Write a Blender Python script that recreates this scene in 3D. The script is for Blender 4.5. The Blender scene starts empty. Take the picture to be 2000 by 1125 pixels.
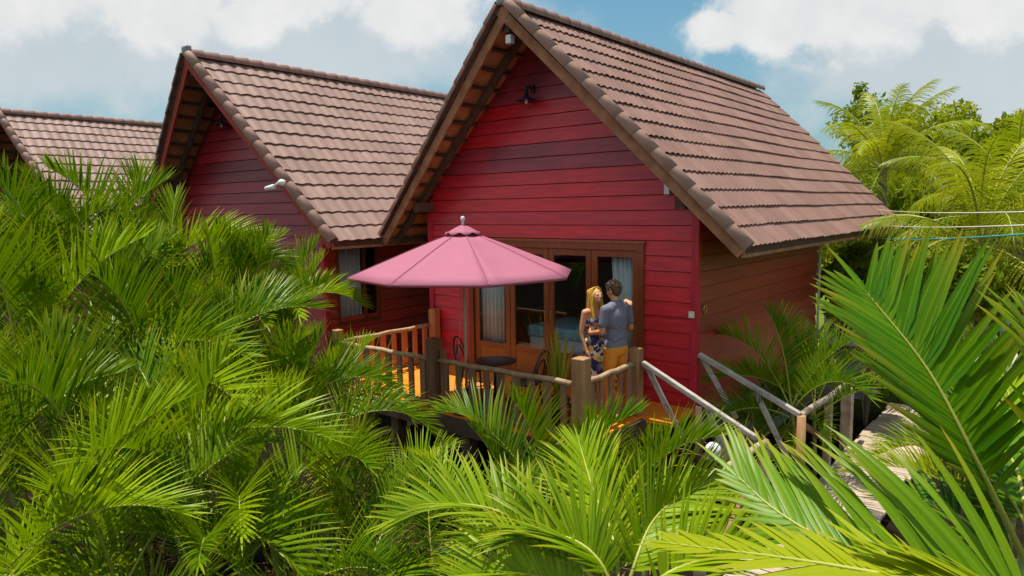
import bpy, bmesh, math, random
from mathutils import Vector, Matrix, noise
V = Vector
C = bpy.context
S = C.scene
COL = S.collection
rad = math.radians

# ------------------------------------------------------------------ camera
CP = V((3.9514, -8.6395, 2.7391)); YAW, PIT, ROL, FPX = -0.6917, -0.1144, -0.0151, 1353.1
FW = V((math.sin(YAW)*math.cos(PIT), math.cos(YAW)*math.cos(PIT), math.sin(PIT)))
_r = V((math.cos(YAW), -math.sin(YAW), 0)); _u = _r.cross(FW)
RT = _r*math.cos(ROL) + _u*math.sin(ROL); UP = -_r*math.sin(ROL) + _u*math.cos(ROL)
cam_d = bpy.data.cameras.new("camera"); cam = bpy.data.objects.new("camera", cam_d); COL.objects.link(cam)
cam.matrix_world = Matrix(((RT.x, UP.x, -FW.x, CP.x), (RT.y, UP.y, -FW.y, CP.y), (RT.z, UP.z, -FW.z, CP.z), (0, 0, 0, 1)))
cam_d.sensor_width = 36; cam_d.lens = 36*FPX/2000; cam_d.clip_start = 0.05; cam_d.clip_end = 2000
S.camera = cam

def at(u, v, dist):
    """point at a distance from the camera in the direction of photo coordinate (u, v)"""
    d = FW + RT*((u-1000)/FPX) + UP*((562.5-v)/FPX)
    return CP + d.normalized()*dist

# ------------------------------------------------------------------ light
S.view_settings.view_transform = 'Standard'; S.view_settings.look = 'None'
S.view_settings.exposure = 0.42; S.view_settings.gamma = 1.0
SUN_DIR = V((-0.17, -0.03, 1.0)).normalized()
sun_d = bpy.data.lights.new("sun", 'SUN'); sun_d.energy = 4.5; sun_d.angle = rad(0.55); sun_d.color = (1.0, .955, .88)
sun = bpy.data.objects.new("sun", sun_d); COL.objects.link(sun); sun.location = (0, 0, 30)
sun.rotation_euler = (-SUN_DIR).to_track_quat('-Z', 'Y').to_euler()
SUN_EL = math.asin(SUN_DIR.z); SUN_AZ = math.atan2(SUN_DIR.x, SUN_DIR.y)

class NT:
    """small helper to build node trees"""
    def __init__(s, tree): s.t = tree
    def n(s, typ, **kw):
        o = s.t.nodes.new(typ)
        for k, v in kw.items():
            if k.startswith('i_'):
                key = k[2:]; key = int(key) if key.isdigit() else key.replace('_', ' ')
                o.inputs[key].default_value = v
            else: setattr(o, k, v)
        return o
    def l(s, a, b): s.t.links.new(a, b)
    def val(s, x, sock):
        if isinstance(x, (int, float, tuple)): sock.default_value = x
        else: s.l(x, sock)
    def math(s, op, a, b=None, c=None, clamp=False):
        o = s.n('ShaderNodeMath', operation=op); o.use_clamp = clamp
        for i, x in enumerate((a, b, c)):
            if x is not None: s.val(x, o.inputs[i])
        return o.outputs[0]
    def mix(s, f, a, b, blend='MIX'):
        o = s.n('ShaderNodeMix', data_type='RGBA', blend_type=blend)
        s.val(f, o.inputs[0]); s.val(a, o.inputs[6]); s.val(b, o.inputs[7])
        return o.outputs[2]
    def ramp(s, f, stops, interp='LINEAR'):
        o = s.n('ShaderNodeValToRGB'); e = o.color_ramp.elements; o.color_ramp.interpolation = interp
        while len(e) < len(stops): e.new(0.5)
        for el, (p, c) in zip(e, stops):
            el.position = p; el.color = tuple(c)+(1,) if len(c) == 3 else c
        s.l(f, o.inputs[0]); return o.outputs[0]
    def noise(s, vec, scale, detail=4, rough=.55, dist=0.0, dims='3D'):
        o = s.n('ShaderNodeTexNoise', noise_dimensions=dims)
        o.inputs['Scale'].default_value = scale; o.inputs['Detail'].default_value = detail
        o.inputs['Roughness'].default_value = rough; o.inputs['Distortion'].default_value = dist
        if vec is not None: s.l(vec, o.inputs['Vector'])
        return o.outputs[0]
    def vmath(s, op, a, b=None):
        o = s.n('ShaderNodeVectorMath', operation=op)
        s.val(a, o.inputs[0])
        if b is not None: s.val(b, o.inputs[1])
        return o.outputs['Value'] if op in ('DOT_PRODUCT', 'LENGTH') else o.outputs[0]

# ---- sky: Nishita with procedural clouds fixed in world directions
world = bpy.data.worlds.new("World"); S.world = world; world.use_nodes = True
wt = world.node_tree; wt.nodes.clear(); w = NT(wt)
sky = w.n('ShaderNodeTexSky', sky_type='NISHITA'); sky.sun_disc = False
sky.sun_elevation = SUN_EL; sky.sun_rotation = SUN_AZ; sky.air_density = 1.0; sky.dust_density = 1.2; sky.ozone_density = 1.5
tc = w.n('ShaderNodeTexCoord'); D_ = tc.outputs['Generated']
hf = V((math.sin(YAW), math.cos(YAW), 0)); hr = V((math.cos(YAW), -math.sin(YAW), 0))
df = w.vmath('DOT_PRODUCT', D_, tuple(hf)); dr = w.vmath('DOT_PRODUCT', D_, tuple(hr))
sp = w.n('ShaderNodeSeparateXYZ'); w.l(D_, sp.inputs[0]); dz = sp.outputs[2]
fpos = w.math('MAXIMUM', df, .15)
cu = w.math('DIVIDE', dr, fpos); cv = w.math('DIVIDE', dz, fpos)
cmb = w.n('ShaderNodeCombineXYZ'); w.l(cu, cmb.inputs[0]); w.l(cv, cmb.inputs[1]); P2 = cmb.outputs[0]
n1 = w.noise(P2, 4.5, 9, .6, .4); n2 = w.noise(P2, 13.0, 8, .62, .3); n3 = w.noise(P2, 1.6, 5, .5)
def blob(px, py, rx, ry):
    bu, bv = (px-1000)/FPX, (440-py)/FPX
    a = w.math('DIVIDE', w.math('SUBTRACT', cu, bu), rx/FPX); b = w.math('DIVIDE', w.math('SUBTRACT', cv, bv), ry/FPX)
    r2 = w.math('ADD', w.math('MULTIPLY', a, a), w.math('MULTIPLY', b, b))
    return w.math('SUBTRACT', 1.0, w.math('SQRT', r2))
def cloudset(lst, soft, k1=1.5, k2=.55):
    m = None
    for b in lst:
        q = blob(*b); m = q if m is None else w.math('MAXIMUM', m, q)
    m = w.math('ADD', m, w.math('MULTIPLY', w.math('SUBTRACT', n1, .5), k1))
    m = w.math('ADD', m, w.math('MULTIPLY', w.math('SUBTRACT', n2, .5), k2))
    o = w.n('ShaderNodeMapRange', interpolation_type='SMOOTHSTEP'); w.l(m, o.inputs[0])
    o.inputs[1].default_value = 0.0; o.inputs[2].default_value = soft
    return o.outputs[0]
grey = cloudset([(150, 130, 600, 170), (640, 120, 580, 160), (300, 40, 560, 200), (1850, 190, 520, 200), (1750, 120, 430, 140), (2250, 120, 400, 260), (-300, 60, 400, 200), (900, -520, 900, 330)], .6, 1.3, .5)
white = cloudset([(120, 20, 300, 120), (330, 60, 190, 90), (505, 85, 90, 55), (620, 20, 220, 90), (830, 60, 150, 100), (1410, 110, 130, 60), (1530, 80, 230, 120), (1700, 30, 300, 150), (1900, 20, 330, 150), (2250, 0, 300, 200), (-350, 20, 300, 120), (600, -520, 600, 260)], .42, 1.3, 1.1)
gen = w.n('ShaderNodeMapRange', interpolation_type='SMOOTHSTEP')
n4 = w.noise(D_, 2.2, 6, .6); w.l(n4, gen.inputs[0]); gen.inputs[1].default_value = .44; gen.inputs[2].default_value = .62
beh = w.n('ShaderNodeMapRange'); w.l(df, beh.inputs[0]); beh.inputs[1].default_value = .35; beh.inputs[2].default_value = .15
back = w.math('MULTIPLY', gen.outputs[0], beh.outputs[0])
skyc = w.mix(1.0, sky.outputs[0], (.082, .136, .132, 1), 'MULTIPLY')
# pale humid air low down
lowm = w.n('ShaderNodeMapRange', interpolation_type='SMOOTHSTEP'); w.l(dz, lowm.inputs[0]); lowm.inputs[1].default_value = .42; lowm.inputs[2].default_value = -.02
skyc = w.mix(w.math('MULTIPLY', lowm.outputs[0], .55), skyc, (.33, .45, .52, 1))
gcol = w.mix(n1, (.56, .64, .68, 1), (.82, .85, .86, 1))
c1 = w.mix(w.math('MULTIPLY', grey, .85), skyc, gcol)
c2 = w.mix(white, c1, w.mix(n2, (.72, .76, .78, 1), (1.02, 1.01, .99, 1)))
c3 = w.mix(back, c2, (1.25, 1.25, 1.22, 1))
bg = w.n('ShaderNodeBackground'); w.l(c3, bg.inputs[0]); bg.inputs[1].default_value = 0.68
wo = w.n('ShaderNodeOutputWorld'); w.l(bg.outputs[0], wo.inputs[0])

# ------------------------------------------------------------------ materials
def new_mat(name):
    m = bpy.data.materials.new(name); m.use_nodes = True; m.node_tree.nodes.clear()
    t = NT(m.node_tree); out = t.n('ShaderNodeOutputMaterial'); b = t.n('ShaderNodeBsdfPrincipled'); t.l(b.outputs[0], out.inputs[0])
    return m, t, b, out
def bump(t, b, h, strength=.3, dist=.01):
    o = t.n('ShaderNodeBump'); o.inputs['Strength'].default_value = strength; o.inputs['Distance'].default_value = dist
    t.l(h, o.inputs['Height']); t.l(o.outputs[0], b.inputs['Normal'])
def coords(t, scale=(1, 1, 1), which='Object'):
    c = t.n('ShaderNodeTexCoord'); mp = t.n('ShaderNodeMapping'); mp.inputs['Scale'].default_value = scale
    t.l(c.outputs[which], mp.inputs[0]); return mp.outputs[0]
def mottled(name, c1, c2, scale=8, rough=.7, stretch=(1, 1, 1), bmp=.25, spec=.3, dirt=None, metal=0):
    m, t, b, o = new_mat(name)
    v = coords(t, stretch); n = t.noise(v, scale, 6, .6)
    col = t.ramp(n, [(.3, c1), (.7, c2)])
    if dirt:
        d = t.ramp(t.noise(coords(t), 2.3, 6, .65), [(.5, (0, 0, 0)), (.68, (1, 1, 1))]); col = t.mix(t.math('MULTIPLY', d, .6), col, dirt+(1,))
    t.l(col, b.inputs['Base Color']); b.inputs['Roughness'].default_value = rough; b.inputs['Metallic'].default_value = metal
    b.inputs['Specular IOR Level'].default_value = spec
    if bmp: bump(t, b, n, bmp, .006)
    return m
def plain(name, c, rough=.5, metal=0, spec=.5):
    m, t, b, o = new_mat(name); n = t.noise(coords(t), 14, 4)
    col = t.mix(n, tuple(x*.86 for x in c)+(1,), tuple(min(1, x*1.1) for x in c)+(1,)); t.l(col, b.inputs['Base Color'])
    b.inputs['Roughness'].default_value = rough; b.inputs['Metallic'].default_value = metal; b.inputs['Specular IOR Level'].default_value = spec
    return m
def board_mat(name, stops, rough=.42, grain_axis=0):
    """painted timber: each board has its own tone (board attribute), with grain and worn patches"""
    m, t, b, o = new_mat(name)
    a = t.n('ShaderNodeAttribute', attribute_name='board')
    sc = [9, 9, 9]; sc[grain_axis] = .7
    g = t.noise(coords(t, tuple(sc)), 3, 7, .65); g2 = t.noise(coords(t), .9, 5, .6)
    sc2 = [40, 40, 40]; sc2[grain_axis] = 1.2
    g3 = t.noise(coords(t, tuple(sc2)), 2, 4, .6)
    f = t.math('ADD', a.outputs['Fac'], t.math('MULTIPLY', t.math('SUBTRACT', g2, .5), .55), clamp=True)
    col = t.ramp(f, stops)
    col = t.mix(t.ramp(g, [(.35, (.78, .78, .78)), (.65, (1, 1, 1))]), (0, 0, 0, 1), col, 'MIX') if False else t.mix(1.0, col, t.ramp(g, [(.3, (.62, .60, .60)), (.7, (1.08, 1.05, 1.05))]), 'MULTIPLY')
    col = t.mix(1.0, col, t.ramp(g3, [(.3, (.82, .80, .80)), (.62, (1, 1, 1))]), 'MULTIPLY')
    t.l(col, b.inputs['Base Color']); b.inputs['Roughness'].default_value = rough; b.inputs['Specular IOR Level'].default_value = .5
    bump(t, b, g3, .25, .003)
    return m
def leaf_mat(name, dark, light, tip=(.30, .24, .03), trans=(.30, .46, .02), tmix=.32, rough=.36):
    m, t, b, o = new_mat(name)
    oi = t.n('ShaderNodeObjectInfo'); a = t.n('ShaderNodeAttribute', attribute_name='leaf')
    s3 = t.n('ShaderNodeSeparateColor'); t.l(a.outputs['Color'], s3.inputs[0])
    f = t.math('ADD', t.math('MULTIPLY', t.math('POWER', oi.outputs['Random'], 1.4), .70), t.math('MULTIPLY', s3.outputs[1], .34))
    col = t.ramp(f, [(.1, dark), (.95, light)])
    col = t.mix(t.math('MULTIPLY', t.math('GREATER_THAN', s3.outputs[2], .82), .45), col, light+(1,))
    vein = t.math('SINE', t.math('MULTIPLY', s3.outputs[2], 40.0)); col = t.mix(t.math('MULTIPLY_ADD', vein, .09, .09), col, dark+(1,))
    spot = t.ramp(t.noise(coords(t), 30, 4, .7), [(.60, (0, 0, 0)), (.72, (1, 1, 1))]); col = t.mix(t.math('MULTIPLY', spot, .35), col, tip+(1,))
    tipf = t.math('MULTIPLY', t.math('POWER', s3.outputs[0], 3.6), t.math('MULTIPLY', s3.outputs[1], .85))
    col = t.mix(tipf, col, tip+(1,)); t.l(col, b.inputs['Base Color'])
    b.inputs['Roughness'].default_value = rough; b.inputs['Specular IOR Level'].default_value = .14
    tr = t.n('ShaderNodeBsdfTranslucent'); t.l(t.mix(.5, trans+(1,), t.mix(1.0, col, (2.4, 2.2, 1.6, 1), 'MULTIPLY')), tr.inputs[0])
    mx = t.n('ShaderNodeMixShader'); mx.inputs[0].default_value = tmix
    t.l(b.outputs[0], mx.inputs[1]); t.l(tr.outputs[0], mx.inputs[2]); t.l(mx.outputs[0], o.inputs[0])
    return m
def tile_mat(name, c1, c2, c3):
    m, t, b, o = new_mat(name)
    uv = t.n('ShaderNodeUVMap', uv_map='tile'); fl = t.vmath('FLOOR', uv.outputs[0])
    wn = t.n('ShaderNodeTexWhiteNoise', noise_dimensions='2D'); t.l(fl, wn.inputs['Vector'])
    g = t.noise(coords(t), 1.1, 5, .6); g2 = t.noise(coords(t, (1, 6, 1)), 5, 6, .65); g3 = t.noise(coords(t), 60, 3, .6)
    f = t.math('ADD', t.math('MULTIPLY', wn.outputs['Value'], .38), t.math('MULTIPLY', g, .65))
    col = t.ramp(f, [(.2, c1), (.55, c2), (.9, c3)])
    col = t.mix(1.0, col, t.ramp(g2, [(.28, (.80, .78, .78)), (.6, (1.03, 1.03, 1.03))]), 'MULTIPLY')
    col = t.mix(t.math('MULTIPLY', t.ramp(t.noise(coords(t, (1, 3, 1)), 3.1, 7, .7), [(.56, (0, 0, 0)), (.74, (1, 1, 1))]), .45), col, (.13, .10, .09, 1))
    t.l(col, b.inputs['Base Color']); b.inputs['Roughness'].default_value = .62; b.inputs['Specular IOR Level'].default_value = .35
    bump(t, b, g3, .25, .003)
    return m
M = {}
M['red'] = board_mat('red_boards', [(0, (.14, .014, .018)), (.25, (.30, .040, .055)), (.42, (.52, .036, .055)), (.55, (.63, .026, .040)), (.78, (.71, .020, .028)), (1, (.76, .05, .025))])
M['red2'] = board_mat('wine_boards', [(0, (.14, .012, .014)), (.4, (.32, .019, .026)), (.8, (.46, .026, .036)), (1, (.52, .04, .04))])
M['brown'] = board_mat('brown_boards', [(0, (.25, .042, .018)), (.35, (.40, .058, .026)), (.7, (.56, .062, .033)), (1, (.64, .055, .038))], grain_axis=1)
M['trim'] = board_mat('red_trim', [(0, (.5, .02, .04)), (1, (.66, .025, .05))], grain_axis=2)
M['doorwood'] = board_mat('door_wood', [(0, (.15, .035, .010)), (.5, (.27, .070, .017)), (1, (.40, .13, .025))], rough=.38, grain_axis=2)
M['barge'] = mottled('barge_board', (.24, .095, .045), (.46, .225, .115), 5, .8, (1, 1, 1), .3)
M['redbarge'] = mottled('red_barge_board', (.33, .045, .03), (.46, .08, .045), 5, .7)
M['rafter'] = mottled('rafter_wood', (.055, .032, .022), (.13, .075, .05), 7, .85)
M['soffit'] = mottled('tile_underside', (.30, .14, .06), (.52, .26, .11), 6, .85)
M['tile'] = tile_mat('roof_tile', (.20, .106, .078), (.262, .142, .106), (.325, .184, .14))
M['tile2'] = tile_mat('roof_tile_pale', (.225, .133, .105), (.285, .172, .135), (.345, .22, .172))
M['ridge'] = mottled('ridge_tile', (.23, .122, .095), (.34, .195, .155), 6, .75, dirt=(.17, .115, .095))
M['verge'] = mottled('verge_tile', (.31, .17, .125), (.43, .255, .19), 4, .62, dirt=(.25, .165, .13))
M['cement'] = mottled('grey_cement', (.20, .20, .20), (.36, .35, .33), 9, .9)
M['deck'] = mottled('orange_tile_floor', (.72, .205, .018), (.86, .29, .028), 5, .45, bmp=.1)
M['post'] = mottled('weathered_post', (.24, .115, .05), (.48, .27, .12), 9, .85, (1, 1, .12), .6)
M['post_shaded'] = mottled('umbrella_shaded_post', (.12, .06, .032), (.26, .135, .07), 9, .85, (1, 1, .12), .6)  # post wood darkened, the umbrella's shade put into the colour
M['post_lit'] = mottled('floor_lit_post', (.36, .13, .045), (.55, .24, .09), 9, .6, (1, 1, .15), .4)  # post wood brightened, bounce from the orange floor put into the colour
M['bal'] = mottled('baluster_wood', (.20, .095, .05), (.36, .19, .11), 9, .8, (1, 1, .15), .5)
M['bal_lit'] = mottled('floor_lit_baluster', (.40, .13, .05), (.56, .21, .085), 9, .6, (1, 1, .15), .3)  # lit copy of the baluster wood, orange floor bounce put into the colour
M['log'] = mottled('log_rail', (.28, .18, .095), (.52, .36, .20), 10, .75, (1, 1, 1), .4)
M['greywood'] = mottled('weathered_grey_wood', (.27, .235, .20), (.55, .49, .42), 12, .85, (.4, 1, 1), .5)
M['plank'] = mottled('walkway_plank', (.30, .22, .15), (.56, .44, .32), 8, .85, (.3, 1, 1), .5, dirt=(.14, .10, .07))
M['darkwood'] = mottled('dark_beam', (.06, .035, .025), (.13, .075, .05), 8, .85)
M['black'] = plain('black_metal', (.018, .018, .02), .4)
M['white'] = plain('white_plastic', (.78, .78, .76), .45)
M['cream'] = plain('cream_plate', (.66, .62, .42), .5)
M['brass'] = plain('brass_ring', (.5, .28, .08), .45, .6)
M['steel'] = plain('brushed_steel', (.55, .55, .55), .3, .9)
M['pole'] = plain('umbrella_pole', (.50, .43, .30), .45)
M['rope'] = plain('pink_rope', (.55, .36, .36), .8)
M['concrete'] = mottled('pale_concrete', (.33, .29, .24), (.50, .45, .37), 3, .9, dirt=(.22, .19, .15))
M['plinth'] = mottled('grey_plinth', (.10, .11, .095), (.20, .21, .18), 4, .9, dirt=(.05, .06, .03))
M['soil'] = mottled('dark_soil', (.018, .014, .009), (.07, .05, .028), 5, .95, bmp=.6, dirt=(.10, .055, .02))
M['linen'] = plain('white_linen', (.75, .78, .82), .9)
M['turq'] = plain('turquoise_cover', (.22, .50, .60), .9)
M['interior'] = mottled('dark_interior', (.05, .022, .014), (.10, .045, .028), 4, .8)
M['finial'] = plain('finial', (.6, .58, .54), .4)
M['wire_c'] = plain('cream_cable', (.62, .56, .40), .5)
M['wire_t'] = plain('teal_cable', (.05, .36, .33), .5)
M['bark'] = mottled('bark', (.10, .08, .055), (.24, .20, .15), 6, .9, (1, 1, .3), .7)
M['cane'] = mottled('palm_cane', (.10, .13, .03), (.32, .30, .08), 4, .6, (1, 1, 3), .3)
M['rachis'] = plain('palm_rachis', (.34, .36, .05), .45)
M['areca'] = leaf_mat('areca_leaf', (.013, .075, .001), (.265, .375, .002), tip=(.36, .26, .01), trans=(.30, .50, .002), tmix=.18)
M['bigleaf'] = leaf_mat('broad_palm_leaf', (.045, .15, .002), (.19, .30, .003), tip=(.38, .22, .02), trans=(.30, .48, .005), tmix=.22)
M['yelleaf'] = leaf_mat('yellow_palm_leaf', (.22, .29, .004), (.36, .38, .006))
M['coco'] = leaf_mat('coconut_leaf', (.12, .175, .002), (.40, .41, .004), tmix=.32, trans=(.36, .42, .01))
M['deadleaf'] = leaf_mat('dry_frond', (.16, .09, .03), (.36, .22, .09), tmix=.15, rough=.8)
M['darkleaf'] = leaf_mat('dark_leaf', (.012, .045, .010), (.03, .09, .016))
M['treeleaf'] = leaf_mat('tree_leaf', (.10, .155, .003), (.31, .34, .006), rough=.6, trans=(.34, .40, .01))
M['shrubleaf'] = leaf_mat('shrub_leaf', (.10, .16, .006), (.27, .30, .01), rough=.55, trans=(.36, .42, .01))
M['swordleaf'] = leaf_mat('sword_leaf', (.20, .28, .02), (.40, .40, .04), trans=(.45, .45, .04))
def glass_mat():
    m, t, b, o = new_mat('window_glass')
    tr = t.n('ShaderNodeBsdfTransparent'); tr.inputs[0].default_value = (.94, .96, .96, 1)
    g = t.n('ShaderNodeBsdfGlossy'); g.inputs['Roughness'].default_value = .02; g.inputs[0].default_value = (.9, .95, 1, 1)
    fr = t.n('ShaderNodeLayerWeight')
    mx = t.n('ShaderNodeMixShader'); t.l(t.math('MULTIPLY_ADD', t.math('POWER', fr.outputs['Facing'], 4.0), .8, .045), mx.inputs[0]); t.l(tr.outputs[0], mx.inputs[1]); t.l(g.outputs[0], mx.inputs[2]); t.l(mx.outputs[0], o.inputs[0])
    return m
M['glass'] = glass_mat()
def cloth_mat(name, c, trans, tm, rough=.8, weave=220):
    m, t, b, o = new_mat(name); n = t.noise(coords(t), 3, 4)
    col = t.mix(n, tuple(x*.88 for x in c)+(1,), tuple(min(1, x*1.08) for x in c)+(1,)); t.l(col, b.inputs['Base Color']); b.inputs['Roughness'].default_value = rough
    bump(t, b, t.noise(coords(t), weave, 2), .15, .002)
    tr = t.n('ShaderNodeBsdfTranslucent'); tr.inputs[0].default_value = trans+(1,)
    mx = t.n('ShaderNodeMixShader'); mx.inputs[0].default_value = tm; t.l(b.outputs[0], mx.inputs[1]); t.l(tr.outputs[0], mx.inputs[2]); t.l(mx.outputs[0], o.inputs[0])
    return m
M['canopy'] = cloth_mat('pink_canopy', (.45, .145, .215), (.75, .07, .16), .20, weave=9)
M['seam'] = cloth_mat('pink_seam', (.33, .085, .16), (.5, .05, .12), .1)
M['curtain'] = cloth_mat('white_curtain', (.74, .78, .78), (.7, .75, .75), .25)

# ------------------------------------------------------------------ helpers
def tag(o, label=None, cat=None, group=None, kind=None):
    if label: o['label'] = label
    if cat: o['category'] = cat
    if group: o['group'] = group
    if kind: o['kind'] = kind
    return o
def empty(name, loc=(0, 0, 0), rz=0, label=None, cat=None, group=None):
    o = bpy.data.objects.new(name, None); COL.objects.link(o); o.location = loc; o.rotation_euler = (0, 0, rz); o.empty_display_size = .1
    return tag(o, label, cat, group)
class MB:
    """collects simple shapes into one mesh"""
    def __init__(s): s.v = []; s.f = []; s.mi = []; s.sm = []; s.board = []; s.leaf = []
    def face(s, idx, mi=0, sm=False, bd=.5): s.f.append(idx); s.mi.append(mi); s.sm.append(sm); s.board.append(bd)
    def quad(s, a, b, c, d, mi=0, bd=.5):
        n = len(s.v); s.v += [tuple(a), tuple(b), tuple(c), tuple(d)]; s.face((n, n+1, n+2, n+3), mi, False, bd)
    def box(s, lo, hi, mi=0, bd=.5, mat=None):
        n = len(s.v); x0, y0, z0 = lo; x1, y1, z1 = hi
        pts = [(x0, y0, z0), (x1, y0, z0), (x1, y1, z0), (x0, y1, z0), (x0, y0, z1), (x1, y0, z1), (x1, y1, z1), (x0, y1, z1)]
        if mat: pts = [tuple(mat @ V(p)) for p in pts]
        s.v += pts
        for q in ((0, 3, 2, 1), (4, 5, 6, 7), (0, 1, 5, 4), (1, 2, 6, 5), (2, 3, 7, 6), (3, 0, 4, 7)): s.face(tuple(n+i for i in q), mi, False, bd)
    def beam(s, a, b, w, h, up=(0, 0, 1), mi=0, bd=.5):
        a, b = V(a), V(b); t = (b-a); L = t.length; t.normalize(); sd = t.cross(V(up))
        if sd.length < 1e-4: sd = t.cross(V((0, 1, 0)))
        sd.normalize(); u = sd.cross(t)
        m = Matrix(((t.x, sd.x, u.x, a.x), (t.y, sd.y, u.y, a.y), (t.z, sd.z, u.z, a.z), (0, 0, 0, 1)))
        s.box((0, -w/2, -h/2), (L, w/2, h/2), mi, bd, m)
    def tube(s, pts, r, n=8, cap=True, mi=0, closed=False):
        pts = [V(p) for p in pts]; N = len(pts); base = len(s.v); ref = None
        rr = r if callable(r) else (lambda k: r)
        for k, p in enumerate(pts):
            if closed: t = pts[(k+1) % N]-pts[k-1]
            else: t = pts[min(k+1, N-1)]-pts[max(k-1, 0)]
            t.normalize()
            if ref is None:
                ref = t.orthogonal().normalized()
            ref = (ref-t*ref.dot(t)).normalized(); b = t.cross(ref)
            R_ = rr(k/(N-1) if N > 1 else 0)
            for i in range(n):
                a = 2*math.pi*i/n; s.v.append(tuple(p+(ref*math.cos(a)+b*math.sin(a))*R_))
        for k in range(N if closed else N-1):
            k2 = (k+1) % N
            for i in range(n):
                s.face((base+k*n+i, base+k*n+(i+1) % n, base+k2*n+(i+1) % n, base+k2*n+i), mi, True)
        if cap and not closed:
            s.face(tuple(base+i for i in range(n))[::-1], mi); s.face(tuple(base+(N-1)*n+i for i in range(n)), mi)
    def lathe(s, prof, c=(0, 0, 0), n=20, mi=0):
        base = len(s.v); c = V(c)
        for r, z in prof:
            for i in range(n):
                a = 2*math.pi*i/n; s.v.append((c.x+r*math.cos(a), c.y+r*math.sin(a), c.z+z))
        for k in range(len(prof)-1):
            for i in range(n): s.face((base+k*n+i, base+k*n+(i+1) % n, base+(k+1)*n+(i+1) % n, base+(k+1)*n+i), mi, True)
        if prof[0][0] > 1e-4: s.face(tuple(base+i for i in range(n))[::-1], mi)
        if prof[-1][0] > 1e-4: s.face(tuple(base+(len(prof)-1)*n+i for i in range(n)), mi)
    def build(s, name, mats, parent=None, loc=(0, 0, 0), bevel=0, board=False):
        me = bpy.data.meshes.new(name); me.from_pydata(s.v, [], s.f); me.update()
        mats = mats if isinstance(mats, (list, tuple)) else [mats]
        for m in mats: me.materials.append(m)
        me.polygons.foreach_set('material_index', s.mi); me.polygons.foreach_set('use_smooth', s.sm)
        if board:
            a = me.attributes.new('board', 'FLOAT', 'FACE'); a.data.foreach_set('value', s.board)
        o = bpy.data.objects.new(name, me); COL.objects.link(o); o.location = loc
        if parent: o.parent = parent
        if bevel:
            b = o.modifiers.new('bevel', 'BEVEL'); b.width = bevel; b.segments = 2; b.limit_method = 'ANGLE'
        return o
def copy_tree(o, parent=None):
    c = o.copy(); COL.objects.link(c); c.parent = parent
    for ch in list(o.children): copy_tree(ch, c)
    return c
rnd = random.Random(7)

# ------------------------------------------------------------------ ground
def ground():
    mb = MB(); N = 90; ext = 700.0
    def g(i): t = (i/N)*2-1; return math.copysign(abs(t)**2.6, t)*ext
    for j in range(N+1):
        for i in range(N+1):
            x, y = g(i), g(j)+4; d = math.hypot(x, y)
            mb.v.append((x, y, -1.02+(noise.noise(V((x*.35, y*.35, 0)))*.05 if d < 60 else 0)))
    for j in range(N):
        for i in range(N): mb.face((j*(N+1)+i, j*(N+1)+i+1, (j+1)*(N+1)+i+1, (j+1)*(N+1)+i), 0, True)
    m, t, b, o = new_mat('garden_ground')
    v = coords(t); n = t.noise(v, .35, 5); n2 = t.noise(v, 7, 6, .65)
    soil = t.ramp(n2, [(.3, (.006, .005, .003)), (.7, (.026, .018, .010))]); grass = t.ramp(n2, [(.3, (.06, .10, .012)), (.7, (.17, .21, .025))])
    sx = t.n('ShaderNodeSeparateXYZ'); t.l(v, sx.inputs[0])
    far = t.n('ShaderNodeMapRange'); t.l(sx.outputs[1], far.inputs[0]); far.inputs[1].default_value = 4.0; far.inputs[2].default_value = 8.0
    t.l(t.mix(far.outputs[0], soil, grass), b.inputs['Base Color']); b.inputs['Roughness'].default_value = 1.0; b.inputs['Specular IOR Level'].default_value = .04; bump(t, b, n2, .6, .05)
    ob = mb.build('ground', m); tag(ob, 'dark soil and grass of the resort garden under everything', 'ground', None, 'structure')
ground()
def sheet(name, pts, z, mat, label, cat):
    mb = MB(); mb.v = [(x, y, z) for x, y in pts]; mb.face(tuple(range(len(pts)))); o = mb.build(name, mat); tag(o, label, cat, None, 'structure'); return o
sheet('path', [(2.6, 3.0), (4.6, 2.6), (5.6, 9), (7, 20), (8, 40), (2.2, 40), (1.6, 20), (1.9, 9)], -.965, M['concrete'], 'pale concrete path running back beside the bungalow', 'path')

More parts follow.
